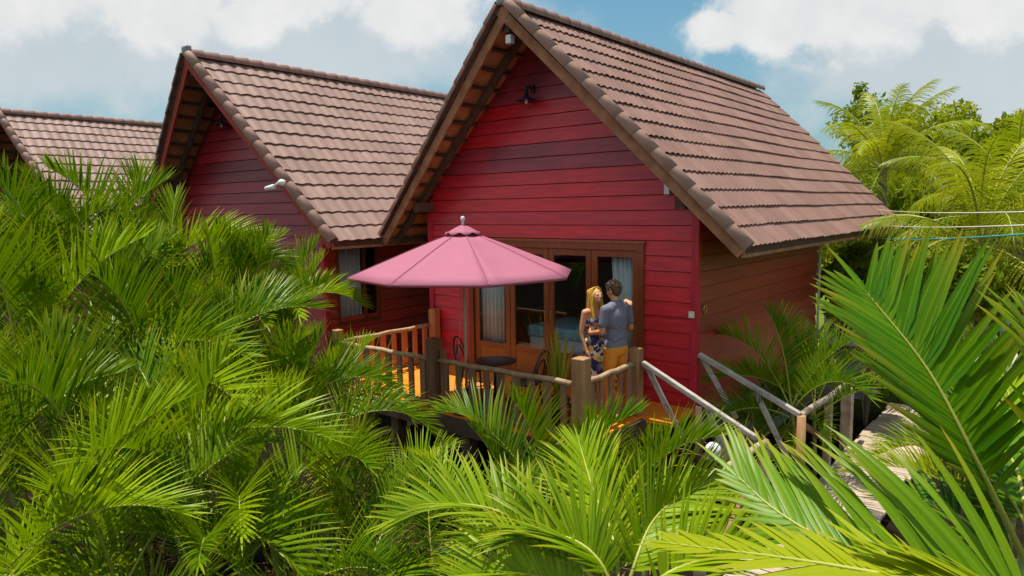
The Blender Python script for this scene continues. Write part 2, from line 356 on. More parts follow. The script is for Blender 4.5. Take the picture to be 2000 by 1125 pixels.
# ------------------------------------------------------------------ houses
W, OF, ZA, XE, ZE, YB, DD, OF2, YB2, XR = 5.063, .44, 5.405, .770, 2.126, 8.85, 5.32, .905, 9.03, -2.529
SL = (ZA-ZE)/(XE-XR); HY = math.hypot(1, SL); COS = 1/HY; SIN = SL/HY
SLEN = (XE+.06-XR)*HY; ROWS = 14; RL = SLEN/ROWS
TZ = ZA+.15
def yf(s): return -(OF2+(OF-OF2)*s/SLEN)
def ybk(s): return YB2+(YB-YB2)*s/SLEN
def roof_slope(side, pitch, amp, tile_w, rough_seed):
    """one slope of lapped roll tiles (side +1 right, -1 left), real courses with open laps"""
    rs = random.Random(rough_seed); mb = MB(); uv = []
    step = pitch/6; n = int((YB2+OF2)/step)+1; ys = [-OF2+i*step for i in range(n+1)]
    nx, nz = SIN*side, COS
    for r in range(ROWS):
        s0 = max(0, r*RL-.07); s1 = (r+1)*RL
        base = len(mb.v)
        jit = {}
        for y in ys:
            tid = int((y+20)/tile_w); jit.setdefault(tid, (rs.uniform(-.006, .006), rs.uniform(-.004, .004)))
            roll = amp*abs(math.sin(math.pi*(y+20)/pitch))
            js, jn = jit[tid]
            sag = .012*math.sin(y*1.3+r*.5)
            for k, (s_, off) in enumerate(((s0, .0), (s1+js, .033+jn), (s1+js, .033+jn), (s1+js-.002, .021+jn), (s1-.09, .017))):
                yy = min(max(y, yf(s_)), ybk(s_)); o_ = off+roll
                mb.v.append((XR+side*s_*COS+nx*o_, yy, TZ-s_*SIN+nz*o_+sag*.5)); uv.append((y/tile_w+100, r+.2+.6*(k in (1, 2))))
        for i in range(len(ys)-1):
            for k in (0, 2, 3):
                a = base+i*5+k; q = (a, a+1, a+6, a+5); mb.face(q if side < 0 else q[::-1], 0, k == 0)
    return mb, uv
def half_tiles(pts, r0, r1, up, seg_len):
    """lapped half-round cover tiles along a line"""
    mb = MB(); a, b = V(pts[0]), V(pts[1]); L = (b-a).length; t = (b-a).normalized(); sd = t.cross(V(up)).normalized(); u = sd.cross(t)
    n = max(1, round(L/seg_len)); K = 9
    for i in range(n):
        base = len(mb.v)
        for j, (f, R_) in enumerate(((i/n-.03/L*1.5, r0), ((i+1)/n, r1), ((i+1)/n, r1-.016), ((i+1)/n-.05/L, r1-.02))):
            c = a+t*(L*max(f, 0))
            for k in range(K):
                an = math.pi*(1.16*k/(K-1)-.08); mb.v.append(tuple(c+sd*math.cos(an)*R_+u*math.sin(an)*R_))
        for j in range(3):
            for k in range(K-1): mb.face((base+j*K+k, base+j*K+k+1, base+(j+1)*K+k+1, base+(j+1)*K+k), 0, j == 0)
    return mb
def zu(x): return ZA+.09-SL*abs(x-XR)
BH = .2085
def build_house(root, wallmat, tilemat, pitch, amp, tile_w, bargemat, door=True, seed=1, bz0=-.237):
    rs = random.Random(seed)
    # --- front wall of lapped boards, gable to the roof, with the door opening cut out
    DX0, DX1, DZ = -4.13, -.775, 2.225
    tones = {}
    mb = MB(); k = 0; z = bz0
    while z < ZA+.05:
        z1 = z+BH; bd = rs.choice((.48, .54, .6, .66, .58, .72))
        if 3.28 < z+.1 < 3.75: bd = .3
        if z+.1 > 4.4: bd = .3  # top boards: wine colour, with the gable's shade put into the tone
        def xl(zz): return max(-W+.06, XR-(ZA+.09-zz)/SL) if zz > 2.9 else -W+.06
        def xr_(zz): return min(-.06, XR+(ZA+.09-zz)/SL) if zz > 2.9 else -.06
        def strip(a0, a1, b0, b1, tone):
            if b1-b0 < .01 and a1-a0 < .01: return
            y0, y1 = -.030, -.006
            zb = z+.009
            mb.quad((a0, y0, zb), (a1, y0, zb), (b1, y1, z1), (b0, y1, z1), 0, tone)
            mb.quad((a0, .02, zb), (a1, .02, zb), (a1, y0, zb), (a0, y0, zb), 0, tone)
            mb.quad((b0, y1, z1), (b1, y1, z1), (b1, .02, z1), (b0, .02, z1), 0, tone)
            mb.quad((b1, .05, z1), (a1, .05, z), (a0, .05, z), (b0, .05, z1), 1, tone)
        zt = min(z1, ZA+.088)
        L0, R0, L1, R1 = xl(z), xr_(z), xl(zt), xr_(zt)
        if R1 < L1: L1 = R1 = XR
        if door and z < DZ-.02:
            strip(L0, DX0, L1, DX0, bd); strip(DX1, R0, DX1, R1, min(1, bd+.12))
        else: strip(L0, R0, L1, R1, bd)
        z = z1; k += 1
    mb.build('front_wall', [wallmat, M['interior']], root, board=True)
    for x0, x1 in ((-W-.036, -W+.07), (-.07, .036)):
        mb = MB(); mb.box((x0, -.045, bz0), (x1, .04, zu(x0 if x0 < -1 else x1)-.02), bd=.6); mb.build('corner_trim', M['trim'], root, board=True)
    # --- side and back walls
    for x, sgn in ((0, 1), (-W, -1)):
        mb = MB(); z = bz0
        while z < 2.93:
            z1 = min(z+BH, 2.95); bd = .3+rs.random()*.3+(.35 if z < .5 else .18 if z < .9 else 0)  # lower boards toned lighter, reflected light put into their colour
            a, b = x+sgn*.032, x+sgn*.004
            segs = [(0.031, DD)]
            if sgn > 0 and not door and .7 < z+.1 < 2.3: segs = [(0.031, .22), (1.20, DD)]
            for y0, y1 in segs:
                q = [(a, y0, z+.014), (a, y1, z+.014), (b, y1, z1), (b, y0, z1)]
                if sgn < 0: q = q[::-1]
                mb.quad(*q, 0, bd); zb = z+.014; mb.quad((x-sgn*.02, y0, zb), (x-sgn*.02, y1, zb), (a, y1, zb), (a, y0, zb), 0, bd); mb.quad((b, y0, z1), (b, y1, z1), (x-sgn*.02, y1, z1), (x-sgn*.02, y0, z1), 0, bd)
                q = [(x-sgn*.05, y0, z1), (x-sgn*.05, y1, z1), (x-sgn*.05, y1, z), (x-sgn*.05, y0, z)]
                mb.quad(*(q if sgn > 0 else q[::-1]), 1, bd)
            z = z1
        mb.build('side_wall', [M['brown'], M['interior']], root, board=True)
    mb = MB(); mb.box((-W+.02, DD-.06, bz0), (-.02, DD, 2.9)); mb.box((-W+.6, DD+.003, bz0), (-1.0, 8.3, 2.3))
    n = len(mb.v); mb.v += [(-W+.02, DD-.03, 2.9), (-.02, DD-.03, 2.9), (XR, DD-.03, ZA+.02)]; mb.face((n, n+1, n+2)); mb.build('back_wall', [M['brown']], root, board=True)
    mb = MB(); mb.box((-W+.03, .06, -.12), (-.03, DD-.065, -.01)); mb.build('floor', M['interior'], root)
    mb = MB(); mb.box((-W-.12, .062, -1.1), (.13, DD+.05, -.17)); mb.build('plinth', M['plinth'] if door else M['darkwood'], root)
    mb = MB(); mb.box((-W+.2, -.0, -1.1), (-.2, .055, -.245)); mb.build('base_wall', M['darkwood'], root)
    # --- roof
    roof = None
    for side in (1, -1):
        sl, uv = roof_slope(side, pitch, amp, tile_w, seed*3+side)
        o = sl.build('roof_slope', tilemat, root); me = o.data; ul = me.uv_layers.new(name='tile')
        flat = []
        for lp in me.loops: flat += uv[lp.vertex_index]
        ul.data.foreach_set('uv', flat)
        if side == 1: roof = o
    rt = half_tiles([(XR, -OF2-.02, TZ+.03), (XR, YB2-.02, TZ+.03)], .100, .125, (0, 0, 1), .30); rt.build('ridge_tiles', M['ridge'], roof)
    mb = MB(); mb.beam((XR, -OF2-.05, TZ+.10), (XR, -OF2+.05, TZ+.10), .22, .17); mb.build('ridge_end_cap', M['cement'], roof, bevel=.03)
    for side in (1, -1):
        for ya, yb_, nm in (((-OF2), (-OF), 'verge_tiles'),):
            a = V((XR+side*.06, -OF2-.01, TZ+.02)); b = V((XE+.08 if side > 0 else 2*XR-XE-.08, -OF-.01, TZ-SLEN*SIN+.01)); b.x += side*.0
            vt = half_tiles([a, b], .088, .10, (side*SIN, 0, COS), RL); vt.build(nm, M['verge'], roof)
        # underside of the tiles
        mb = MB(); off = -.035
        def P(s, y, o_): return (XR+side*(s*COS+SIN*o_), y, TZ-s*SIN+COS*o_)
        q = [P(0, yf(0)+.02, off), P(SLEN-.02, yf(SLEN)+.02, off), P(SLEN-.02, YB-.02, off), P(0, YB2-.02, off)]
        mb.quad(*(q if side > 0 else q[::-1])); mb.build('tile_underside', M['soffit'], roof)
        mb = MB()
        for r in range(1, ROWS+1):
            s = r*RL-.05; mb.beam(P(s, yf(s)+.03, off-.03), P(s, YB-.05, off-.03), .045, .045, (side*SIN, 0, COS))
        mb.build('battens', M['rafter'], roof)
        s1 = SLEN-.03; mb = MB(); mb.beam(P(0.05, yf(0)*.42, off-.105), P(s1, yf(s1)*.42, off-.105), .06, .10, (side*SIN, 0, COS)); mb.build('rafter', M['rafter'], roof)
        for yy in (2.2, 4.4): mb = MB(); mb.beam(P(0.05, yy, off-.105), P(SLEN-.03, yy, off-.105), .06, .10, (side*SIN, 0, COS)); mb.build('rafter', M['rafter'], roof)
        # barge board along the front rake, fascia along the eave
        mb = MB(); s1 = SLEN
        mb.beam(P(-.02, -OF2+.0, -.085), P(s1, -OF+.0, -.085), .035, .14, (side*SIN, 0, COS)); mb.build('barge_board', bargemat, root)
        mb = MB(); s1 = SLEN-.005
        mb.beam(P(s1, -OF+.02, -.075), P(s1, YB-.02, -.075), .03, .13, (0, 0, 1)); mb.build('fascia_board', M['barge'], root)
        # wall plate and purlin ends carrying the overhang
        mb = MB(); xw = 0 if side > 0 else -W
        mb.box((xw-side*.14 if side > 0 else xw, -.40, 2.70), (xw if side > 0 else xw-side*.14, -.046, 2.86))
        xe_ = XR+side*(SLEN-.14)*COS; mb.box((xe_-.06, -OF+.05, ZE+.02), (xe_+.06, 6, ZE+.10)); mb.build('purlin', M['rafter'], root)
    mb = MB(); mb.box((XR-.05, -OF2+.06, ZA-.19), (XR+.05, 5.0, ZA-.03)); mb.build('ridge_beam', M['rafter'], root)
    if door:
        mb = MB(); fy0, fy1 = -.05, .055
        mb.box((DX0, fy0, 0), (DX0+.10, fy1, DZ), bd=.35); mb.box((DX1-.10, fy0, 0), (DX1, fy1, DZ), bd=.3); mb.box((DX0+.1, fy0, DZ-.1), (DX1-.1, fy1, DZ), bd=.5)
        mb.box((DX0-.02, fy0-.02, DZ), (DX1+.02, -.032, 2.263), bd=.75); mb.box((DX0+.1, -.03, 0), (DX1-.1, .05, .03), bd=.3)
        mb.build('door_frame', M['doorwood'], root, board=True)
        lw = (DX1-DX0-.2)/4
        for i in range(4):
            x0 = DX0+.1+i*lw+.004; x1 = x0+lw-.008; y0, y1 = -.01, .03; bd = .45+.25*rs.random()
            mb = MB(); mb.box((x0, y0, .035), (x0+.095, y1, DZ-.105), bd=bd); mb.box((x1-.095, y0, .035), (x1, y1, DZ-.105), bd=bd)
            mb.box((x0+.095, y0, DZ-.205), (x1-.095, y1, DZ-.105), bd=bd); mb.box((x0+.095, y0, .035), (x1-.095, y1, .12), bd=bd); mb.box((x0+.095, y0, .42), (x1-.095, y1, .50), bd=bd)
            mb.box((x0+.095, y0+.012, .12), (x1-.095, y1-.012, .42), bd=bd+.3)  # bottom panel toned up, light off the floor put into its colour
            d = mb.build('glass_door', M['doorwood'], root, board=True, bevel=.004)
            mb = MB(); mb.box((x0+.095, .008, .50), (x1-.095, .012, DZ-.205)); mb.build('pane', M['glass'], d)
            if i in (1, 2):
                hx = x1-.05 if i == 1 else x0+.05; mb = MB(); mb.tube([(hx, -.01, .98), (hx, -.045, .98), (hx, -.045, 1.14), (hx, -.01, 1.14)], .008, 6); mb.build('handle', M['brass'], d)
    else:
        mb = MB()
        for a, b in (((.0, .22, .68), (.05, .27, 2.3)), ((.0, 1.15, .68), (.05, 1.20, 2.3)), ((.0, .27, 2.24), (.05, 1.15, 2.3)), ((.0, .27, .68), (.05, 1.15, .74)), ((.0, .84, .74), (.05, .88, 2.24))): mb.box((a[0]-.02, a[1], a[2]), (b[0], b[1], b[2]), bd=.3)
        wnd = mb.build('window', M['doorwood'], root, board=True)
        mb = MB(); mb.box((.0, .27, .74), (.004, .84, 2.24)); mb.build('pane', M['glass'], wnd); mb = MB(); mb.box((.0, .88, .74), (.004, 1.15, 2.24)); mb.build('pane', M['glass'], wnd)

h1 = empty('wooden_bungalow', (0, 0, 0), 0, 'nearest red timber bungalow with steep brown tiled gable roof and glass doors behind the couple', 'bungalow')
build_house(h1, M['red'], M['tile'], .155, .027, .31, M['barge'], True, 1)
h2p = V((-6.305, -1.395, .012)); hs = 1.035
h2 = empty('wooden_bungalow', CP+(h2p-CP)*hs, .0285, 'middle red bungalow with pale rolled tiles and red barge boards rising behind the palms', 'bungalow'); h2.scale = (hs,)*3
build_house(h2, M['red2'], M['tile2'], .24, .028, .24, M['redbarge'], False, 2)
h3p = V((-16.84, -1.60, 0))
h3 = copy_tree(h2); h3.location = h3p; h3.rotation_euler = (0, 0, .033); h3.scale = (1, 1, 1)
h3['label'] = 'farthest bungalow, its roof cut by the left edge of the picture'

# ------------------------------------------------------------------ inside the front room
def bed():
    r = empty('bed', (-2.35, 1.6, -.01), 0, 'white bed with turquoise cover seen through the glass doors', 'bed')
    mb = MB(); mb.box((-1.05, -1.05, .06), (1.05, 1.05, .34)); mb.build('bed_base', M['interior'], r, bevel=.01)
    mb = MB(); mb.box((-1.0, -1.0, .343), (1.0, 1.0, .70)); mb.build('mattress', M['linen'], r, bevel=.06)
    mb = MB(); mb.box((-1.02, -1.02, .55), (1.02, .2, .76)); mb.build('bed_cover', M['turq'], r, bevel=.05)
    for x in (-.5, .5):
        mb = MB(); mb.box((x-.36, .5, .705), (x+.36, .92, .90)); mb.build('pillow', M['linen'], r, bevel=.08)
    mb = MB(); mb.box((-1.05, 1.053, 0), (1.05, 1.12, 1.15)); mb.build('headboard', M['doorwood'], r, board=True)
bed()
def curtain(x0, x1, y, z0, z1, label, lean=0, name='curtain', rotparent=None):
    mb = MB(); n = 60
    for i in range(n+1):
        t = i/n; x = x0+(x1-x0)*t; yy = y+.035*math.sin(t*math.pi*2*6)+.01*math.sin(t*31)
        mb.v += [(x+lean*(1-t), yy, z1), (x, yy*1.0, z0)]
    for i in range(n): mb.face((2*i, 2*i+1, 2*i+3, 2*i+2), 0, True)
    o = mb.build(name, M['curtain']); sd = o.modifiers.new('s', 'SOLIDIFY'); sd.thickness = .004
    return tag(o, label, 'curtain')
curtain(-4.0, -3.45, .13, .03, 2.12, 'white curtain hanging behind the leftmost glass door leaf')
curtain(-1.28, -.9, .13, .03, 2.12, 'white curtain gathered behind the glass right of the man', -.12)

wc = curtain(0, .56, 0, .70, 2.25, 'pale curtain in the side window of the middle bungalow'); wc.location = h2.location+Matrix.Rotation(.0285, 3, 'Z') @ (V((-.05, .27, 0))*hs); wc.rotation_euler = (0, 0, rad(90)+.0285)
# ------------------------------------------------------------------ fittings on the house
def gable_lamp(loc, rz, label):
    r = empty('wall_lamp', loc, rz, label, 'wall lamp')
    mb = MB(); mb.tube([(0, -.02, .19), (0, -.10, .215), (0, -.16, .19), (0, -.17, .10)], .013, 8); mb.lathe([(.026, .10), (.022, .19), (.012, .215)], (0, -.17, 0), 12); mb.box((-.03, -.03, .13), (.03, -.0, .25)); mb.build('arm', M['black'], r)
    mb = MB(); mb.lathe([(.03, .12), (.036, .07), (.06, .045), (.148, .004), (.15, -.006), (.06, .03), (.01, .05)], (0, -.17, 0), 24); mb.build('lamp_shade', M['black'], r)
    mb = MB(); mb.lathe([(.0, -.05), (.02, -.042), (.027, -.02), (.018, .02), (.012, .04)], (0, -.17, 0), 14); mb.build('bulb', M['white'], r)
gable_lamp((-2.70, -.03, 4.36), 0, 'black cone shaded lamp high on the gable of the nearest bungalow')
p = h2.location+Matrix.Rotation(.0285, 3, 'Z') @ (V((-2.75, -.03, 4.42))*hs); gable_lamp(p, .0285, 'dark lamp under the gable of the middle bungalow')
r = empty('floodlight', (XR, -OF2+.16, ZA-.28), 0, 'small white floodlight under the apex of the nearest gable', 'floodlight')
mb = MB(); mb.box((-.05, -.08, -.06), (.05, .02, .06)); mb.build('housing', M['white'], r, bevel=.012); mb = MB(); mb.tube([(0, 0, .06), (0, .02, .095)], .015, 8); mb.build('bracket', M['white'], r)
mb = MB(); mb.lathe([(.0, -.078), (.033, -.075), (.035, -.055)], (0, -.03, 0), 14); mb.build('lens', M['cement'], r)
p = at(536, 364, 10.25)
r = empty('security_camera', p, 0, 'white security camera clipped to the right rake of the middle bungalow', 'camera')
mb = MB(); d = V((-.9, -.25, -.18)).normalized(); mb.tube([V((0, 0, 0)), d*.14], .034, 14); mb.tube([d*.13, d*.16], .029, 14); mb.build('housing', M['white'], r)
mb = MB(); mb.tube([(0.0, 0, 0), (.07, .03, .05), (.10, .05, .05)], .02, 8); mb.lathe([(.0, -.05), (.045, -.03), (.055, .0), (.045, .03), (0, .05)], (.11, .05, .05), 16); mb.build('mount', M['white'], r)
r = empty('wall_switch', (-.045, -.046, 1.29), 0, 'cream switch box on the red corner trim', 'switch')
mb = MB(); mb.box((-.04, -.03, -.045), (.04, .0, .045)); mb.build('switch_plate', M['cream'], r, bevel=.006); mb = MB(); mb.box((-.014, -.036, -.02), (.014, -.0305, .02)); mb.build('rocker', M['white'], r, bevel=.002)
r = empty('door_bell_ring', (.028, .18, 1.345), 0, 'small brass ring hook on the brown side wall', 'hook')
mb = MB(); mb.tube([(0.01, .042*math.cos(a), .052*math.sin(a)) for a in [i*math.pi/10 for i in range(20)]], .011, 8, closed=True); mb.build('ring', M['brass'], r); mb = MB(); mb.box((-.008, -.012, .03), (.012, .012, .06)); mb.build('hook', M['brass'], r)
r = empty('junction_box', (-.42, -.03, 2.965), 0, 'small white box on the gable under the right rake', 'box')
mb = MB(); mb.box((-.04, -.05, -.07), (.04, .0, .07)); mb.build('housing', M['white'], r, bevel=.006); mb = MB(); mb.box((.045, -.04, -.06), (.10, -.005, .05)); mb.build('bracket', M['black'], r)
# conduit and air conditioner at the back corner
mb = MB(); mb.tube([(.05, DD+.03, -1), (.05, DD+.03, 2.1)], .022, 8); mb.tube([(.05, DD+.03, -.1), (.05, DD+.12, -.15)], .022, 8); tag(mb.build('drain_pipe', M['white']), 'thin white pipe running up the back corner of the side wall', 'pipe')
r = empty('air_conditioner', (.33, DD+.55, -.02), 0, 'white air conditioner unit with dark grille behind the bungalow corner', 'air conditioner')
mb = MB(); mb.box((-.27, -.14, .0), (.36, .16, .60)); mb.build('casing', M['white'], r, bevel=.015)
mb = MB(); mb.lathe([(.0, 0), (.2, 0), (.2, .01), (0, .01)], (0, 0, 0), 24); g = mb.build('fan_recess', M['black'], r, (.04, -.1415, .3)); g.rotation_euler = (rad(90), 0, 0)
mb = MB()
for i in range(8): mb.tube([(-.17+i*.06, -.157, .08), (-.17+i*.06, -.157, .53)], .005, 5)
for i in range(7): mb.tube([(-.18, -.16, .1+i*.068), (.27, -.16, .1+i*.068)], .005, 5)
mb.build('grille', M['white'], r); mb = MB(); mb.box((-.27, -.14, -.06), (-.2, .16, -.0)); mb.box((.28, -.14, -.06), (.35, .16, -.0)); mb.build('foot', M['black'], r)
mb = MB(); mb.box((-.2, DD+.3, -1.02), (.95, DD+.95, -.085)); tag(mb.build('concrete_plinth', M['cement']), 'grey block carrying the air conditioner', 'plinth')

# ------------------------------------------------------------------ deck
DXL, DXR, DYF = -5.06, -.36, -2.25
r = empty('deck', (0, 0, 0), 0, 'orange tiled terrace in front of the glass doors on dark beams', 'deck')
mb = MB(); mb.box((DXL, DYF, -.05), (DXR, -.05, 0)); mb.box((DXR, -.80, -.05), (.06, -.05, 0)); mb.build('floor', M['deck'], r)
mb = MB(); mb.box((DXL-.02, DYF-.05, -.21), (DXR+.02, DYF-.003, -.003)); mb.box((DXL-.05, DYF, -.21), (DXL-.003, -.05, -.003)); mb.box((DXR+.003, DYF, -.21), (DXR+.05, -.81, -.003)); mb.build('edge_beam', M['darkwood'], r)
mb = MB()
for i in range(8): y = DYF+.1+i*.28; mb.box((DXL, y, -.20), (DXR, y+.06, -.055))
mb.build('joists', M['darkwood'], r)
for x in (-4.95, -3.6, -2.2, -.55):
    for y in (-2.15, -1.0):
        mb = MB(); mb.box((x-.08, y-.08, -1.1), (x+.08, y+.08, -.205)); mb.build('support_post', M['darkwood'], r)

def post(parent, x, y, w, z0, z1, mat, chamfer=.012):
    mb = MB(); mb.box((x-w/2, y-w/2, z0), (x+w/2, y+w/2, z1)); return mb.build('post', mat, parent, bevel=chamfer)
def railing(label, a, b, zr, n, balmat, logmat, posts, off=.0, r=.036):
    t = empty('railing', (0, 0, 0), 0, label, 'railing', 'railings round the deck')
    a, b = V((a[0], a[1], zr)), V((b[0], b[1], zr)); d = (b-a); L = d.length; d.normalize(); sd = V((d.y, -d.x, 0))
    mb = MB(); pts = [a+d*(L*i/8)+V((0, 0, .008*math.sin(i*2.1))) for i in range(9)]; mb.tube(pts, r, 9); mb.build('top_rail', logmat, t)
    mb = MB(); mb.beam(a+V((0, 0, .09-zr)), b+V((0, 0, .09-zr)), .05, .06); mb.build('bottom_rail', M['bal'], t)
    for i in range(n):
        f = (i+.5)/n; c = a+d*(L*f)
        mb = MB(); w_ = .049+.008*math.sin(i*3.7)
        m = Matrix(((d.x, sd.x, 0, c.x), (d.y, sd.y, 0, c.y), (0, 0, 1, 0), (0, 0, 0, 1)))
        mb.box((-w_, -.018, .125), (w_, .018, zr-.03), mat=m); mb.build('baluster', balmat, t, bevel=.004)
    for q in posts: post(t, *q)
    return t
railing('left railing of balusters tinted bright as lit by the floor, running out from the wall', (-4.96, -.2), (-4.96, -2.1), .70, 8, M['bal_lit'], M['log'], [(-4.90, -.13, .15, 0.005, .985, M['post_lit']), (-4.96, -2.16, .13, 0.005, .9, M['post'])])
railing('front railing with a thick post darkened as if shaded, left of the umbrella pole', (-4.88, -2.16), (-2.92, -2.16), .70, 8, M['bal'], M['log'], [(-2.82, -2.15, .17, 0.005, .995, M['post_shaded'])])
railing('front railing with dark balusters before the table and umbrella pole', (-2.72, -2.16), (-.56, -2.12), .70, 9, M['bal'], M['log'], [(-2.66, -2.14, .07, 0.005, .86, M['post'])])
railing('short railing beside the couple between two square posts', (-.45, -1.98), (-.50, -.82), .70, 5, M['bal'], M['log'], [(-.45, -2.09, .17, 0.005, 1.015, M['post']), (-.50, -.73, .145, 0.005, .90, M['post'])])

# ------------------------------------------------------------------ stairs and walkway
r = empty('wooden_stairs', (0, 0, 0), 0, 'weathered plank stairs going down to the right from the terrace', 'stairs')
for i in range(4):
    x = .065+i*.36; z = -.03-i*.185
    mb = MB(); mb.box((x, -.78, z-.17), (x+.17, -.03, z-.13)); mb.box((x+.178, -.79, z-.17), (x+.345, -.03, z-.131)); mb.build('tread', M['plank'], r, bevel=.006)
for y in (-.70, -.12):
    mb = MB(); mb.beam((.05, y, -.26), (1.5, y, -1.0), .05, .12); mb.build('stringer', M['darkwood'], r)
def handrail(label, a, b, y, braces, posts):
    t = empty('handrail', (0, 0, 0), 0, label, 'handrail')
    mb = MB(); mb.beam((a[0], y, a[1]), (b[0], y, b[1]), .075, .065); mb.build('top_rail', M['greywood'], t, bevel=.012)
    for p, q in braces: mb = MB(); mb.beam((p[0], y+.045, p[1]), (q[0], y+.045, q[1]), .035, .07); mb.build('brace', M['greywood'], t, bevel=.006)
    for x, z0, z1, rr in posts:
        mb = MB(); mb.tube([(x, y-.02, z0), (x+.008, y-.02, (z0+z1)/2), (x, y-.02, z1)], lambda k: rr*(1.06-.1*k), 10); mb.build('post', M['post'] if rr > .05 else M['darkwood'], t)
    return t
handrail('near sloping handrail starting at the square post beside the man', (-.40, .715), (1.12, .0), -.74, [((-.36, .66), (.28, -.42)), ((.46, .27), (.88, -.62))], [(.40, -1.0, .28, .048)])
handrail('far sloping handrail starting at the red house corner', (.045, .755), (1.38, .16), -.012, [((.08, .70), (.56, -.05)), ((.80, .36), (1.40, -.75))], [(1.40, -1.0, .16, .055)])
def log_rail(label, a, b, posts, brace=None):
    t = empty('log_railing', (0, 0, 0), 0, label, 'railing')
    mb = MB(); mb.tube([V(a)+(V(b)-V(a))*(i/6)+V((0, 0, .012*math.sin(i*1.7))) for i in range(7)], .042, 10); mb.build('top_rail', M['plank'], t)
    for x, y, z0, z1, w_ in posts: mb = MB(); mb.box((x-w_, y-w_, z0), (x+w_, y+w_, z1)); mb.build('post', M['plank'], t, bevel=.012)
    if brace: mb = MB(); mb.beam(brace[0], brace[1], .04, .07); mb.build('brace', M['bal'], t)
log_rail('log rail of the walkway behind the far handrail', (1.36, .05, .13), (1.36, 2.6, .06), [(1.36, 2.3, -1.0, .02, .075), (1.36, 1.3, -1.0, .06, .05)], ((1.36, .12, .02), (1.36, 1.2, -.5)))
log_rail('log rail of the walkway below the near handrail, behind fronds', (1.22, -.72, -.02), (1.22, -2.6, .06), [(1.22, -.75, -1.0, -.04, .05), (1.22, -2.5, -1.0, .0, .05)], ((1.22, -.8, -.1), (1.22, -1.9, -.75)))
t = empty('boardwalk', (0, 0, 0), 0, 'sunlit plank boardwalk at the foot of the stairs, crossing behind the fronds', 'boardwalk')
mb = MB()
for i in range(44):
    y = -3.2+i*.19; mb.box((1.42+rnd.uniform(-.03, .03), y, -.90), (2.35+rnd.uniform(-.03, .03), y+.172, -.862+rnd.uniform(-.004, .004)))
mb.build('planks', M['plank'], t, bevel=.004)
mb = MB(); mb.box((1.5, -3.2, -1.02), (1.6, 5.1, -.905)); mb.box((2.15, -3.2, -1.02), (2.25, 5.1, -.905)); mb.build('bearers', M['darkwood'], t)
gl = at(1393, 879, 8.25)
r = empty('globe_lamp', gl, 0, 'white globe garden lamp on a thin post beside the stairs', 'garden lamp')
mb = MB(); mb.lathe([(.0, -.09), (.045, -.078), (.078, -.045), (.09, 0), (.078, .045), (.045, .078), (0, .09)], (0, 0, 0), 20); mb.build('globe', M['white'], r); mb = MB(); mb.tube([(0, 0, -.08), (0, 0, -1.0-gl.z)], .02, 8); mb.build('pole', M['black'], r)

# ------------------------------------------------------------------ umbrella
UC = V((-2.37, -2.0, 0)); a0 = 4.091
r = empty('patio_umbrella', UC, 0, 'open pink octagonal patio umbrella over the terrace', 'umbrella')
RIM, ZR, ZT = 1.51, 1.895, 2.43
def panels(mb, rings, arch=0):
    for k in range(8):
        A = V((math.cos(a0+k*math.pi/4), math.sin(a0+k*math.pi/4), 0)); B = V((math.cos(a0+(k+1)*math.pi/4), math.sin(a0+(k+1)*math.pi/4), 0)); ns = 8; base = len(mb.v)
        for ri, (rr, z, sg) in enumerate(rings):
            for j in range(ns+1):
                f = j/ns; p = A.lerp(B, f)*rr; q = math.sin(math.pi*f); zz = z-.035*q*sg+(arch*max(0, math.sin(math.pi*min(max((f-.2)/.6, 0), 1))) if ri == len(rings)-1 else 0)
                mb.v.append((p.x, p.y, zz))
        for ri in range(len(rings)-1):
            for j in range(ns): a = base+ri*(ns+1)+j; mb.face((a, a+ns+1, a+ns+2, a+1), 0, True)
mb = MB(); panels(mb, [(.17, 2.415, 0), (.4, 2.335, .5), (.7, 2.22, 1), (1.0, 2.10, 1), (1.3, 1.98, .6), (RIM, ZR, 0), (RIM*.992, ZR-.035, 0)])
c = mb.build('canopy', M['canopy'], r); sd = c.modifiers.new('s', 'SOLIDIFY'); sd.thickness = .004
mb = MB()
for k in range(8):
    an = a0+k*math.pi/4; u_ = V((math.cos(an), math.sin(an), 0)); mb.tube([u_*.1+V((0, 0, 2.41)), u_*.85+V((0, 0, 2.135)), u_*(RIM-.03)+V((0, 0, ZR-.022))], .009, 6)
mb.build('ribs', M['pole'], r)
for k in range(8):
    an = a0+k*math.pi/4; u_ = V((math.cos(an), math.sin(an), 0)); mb = MB(); mb.tube([u_*.05+V((0, 0, 1.93)), u_*.8+V((0, 0, 2.145))], .007, 6); mb.build('strut', M['pole'], r)
for k in range(8):
    mb = MB(); an = a0+k*math.pi/4; u_ = V((math.cos(an), math.sin(an), 0)); sd_ = V((-u_.y, u_.x, 0)); pr = [(.18, 2.414), (.4, 2.337), (.7, 2.222), (1.0, 2.102), (1.3, 1.982), (RIM, ZR+.002)]
    for (r0_, z0_), (r1_, z1_) in zip(pr, pr[1:]): mb.quad(u_*r0_-sd_*.008+V((0, 0, z0_+.004)), u_*r1_-sd_*.008+V((0, 0, z1_+.004)), u_*r1_+sd_*.008+V((0, 0, z1_+.004)), u_*r0_+sd_*.008+V((0, 0, z0_+.004)))
    mb.build('seam', M['seam'], c)
mb = MB(); panels(mb, [(.012, 2.535, 0), (.09, 2.505, .1), (.17, 2.462, .2), (.25, 2.412, 0)], .03)
vt = mb.build('vent_cap', M['canopy'], r); sd = vt.modifiers.new('s', 'SOLIDIFY'); sd.thickness = .004
mb = MB(); mb.lathe([(.02, 2.535), (.02, 2.56), (.013, 2.57), (.022, 2.583), (.031, 2.605), (.029, 2.628), (.017, 2.645), (0, 2.65)], (0, 0, 0), 16); mb.build('finial', M['finial'], r)
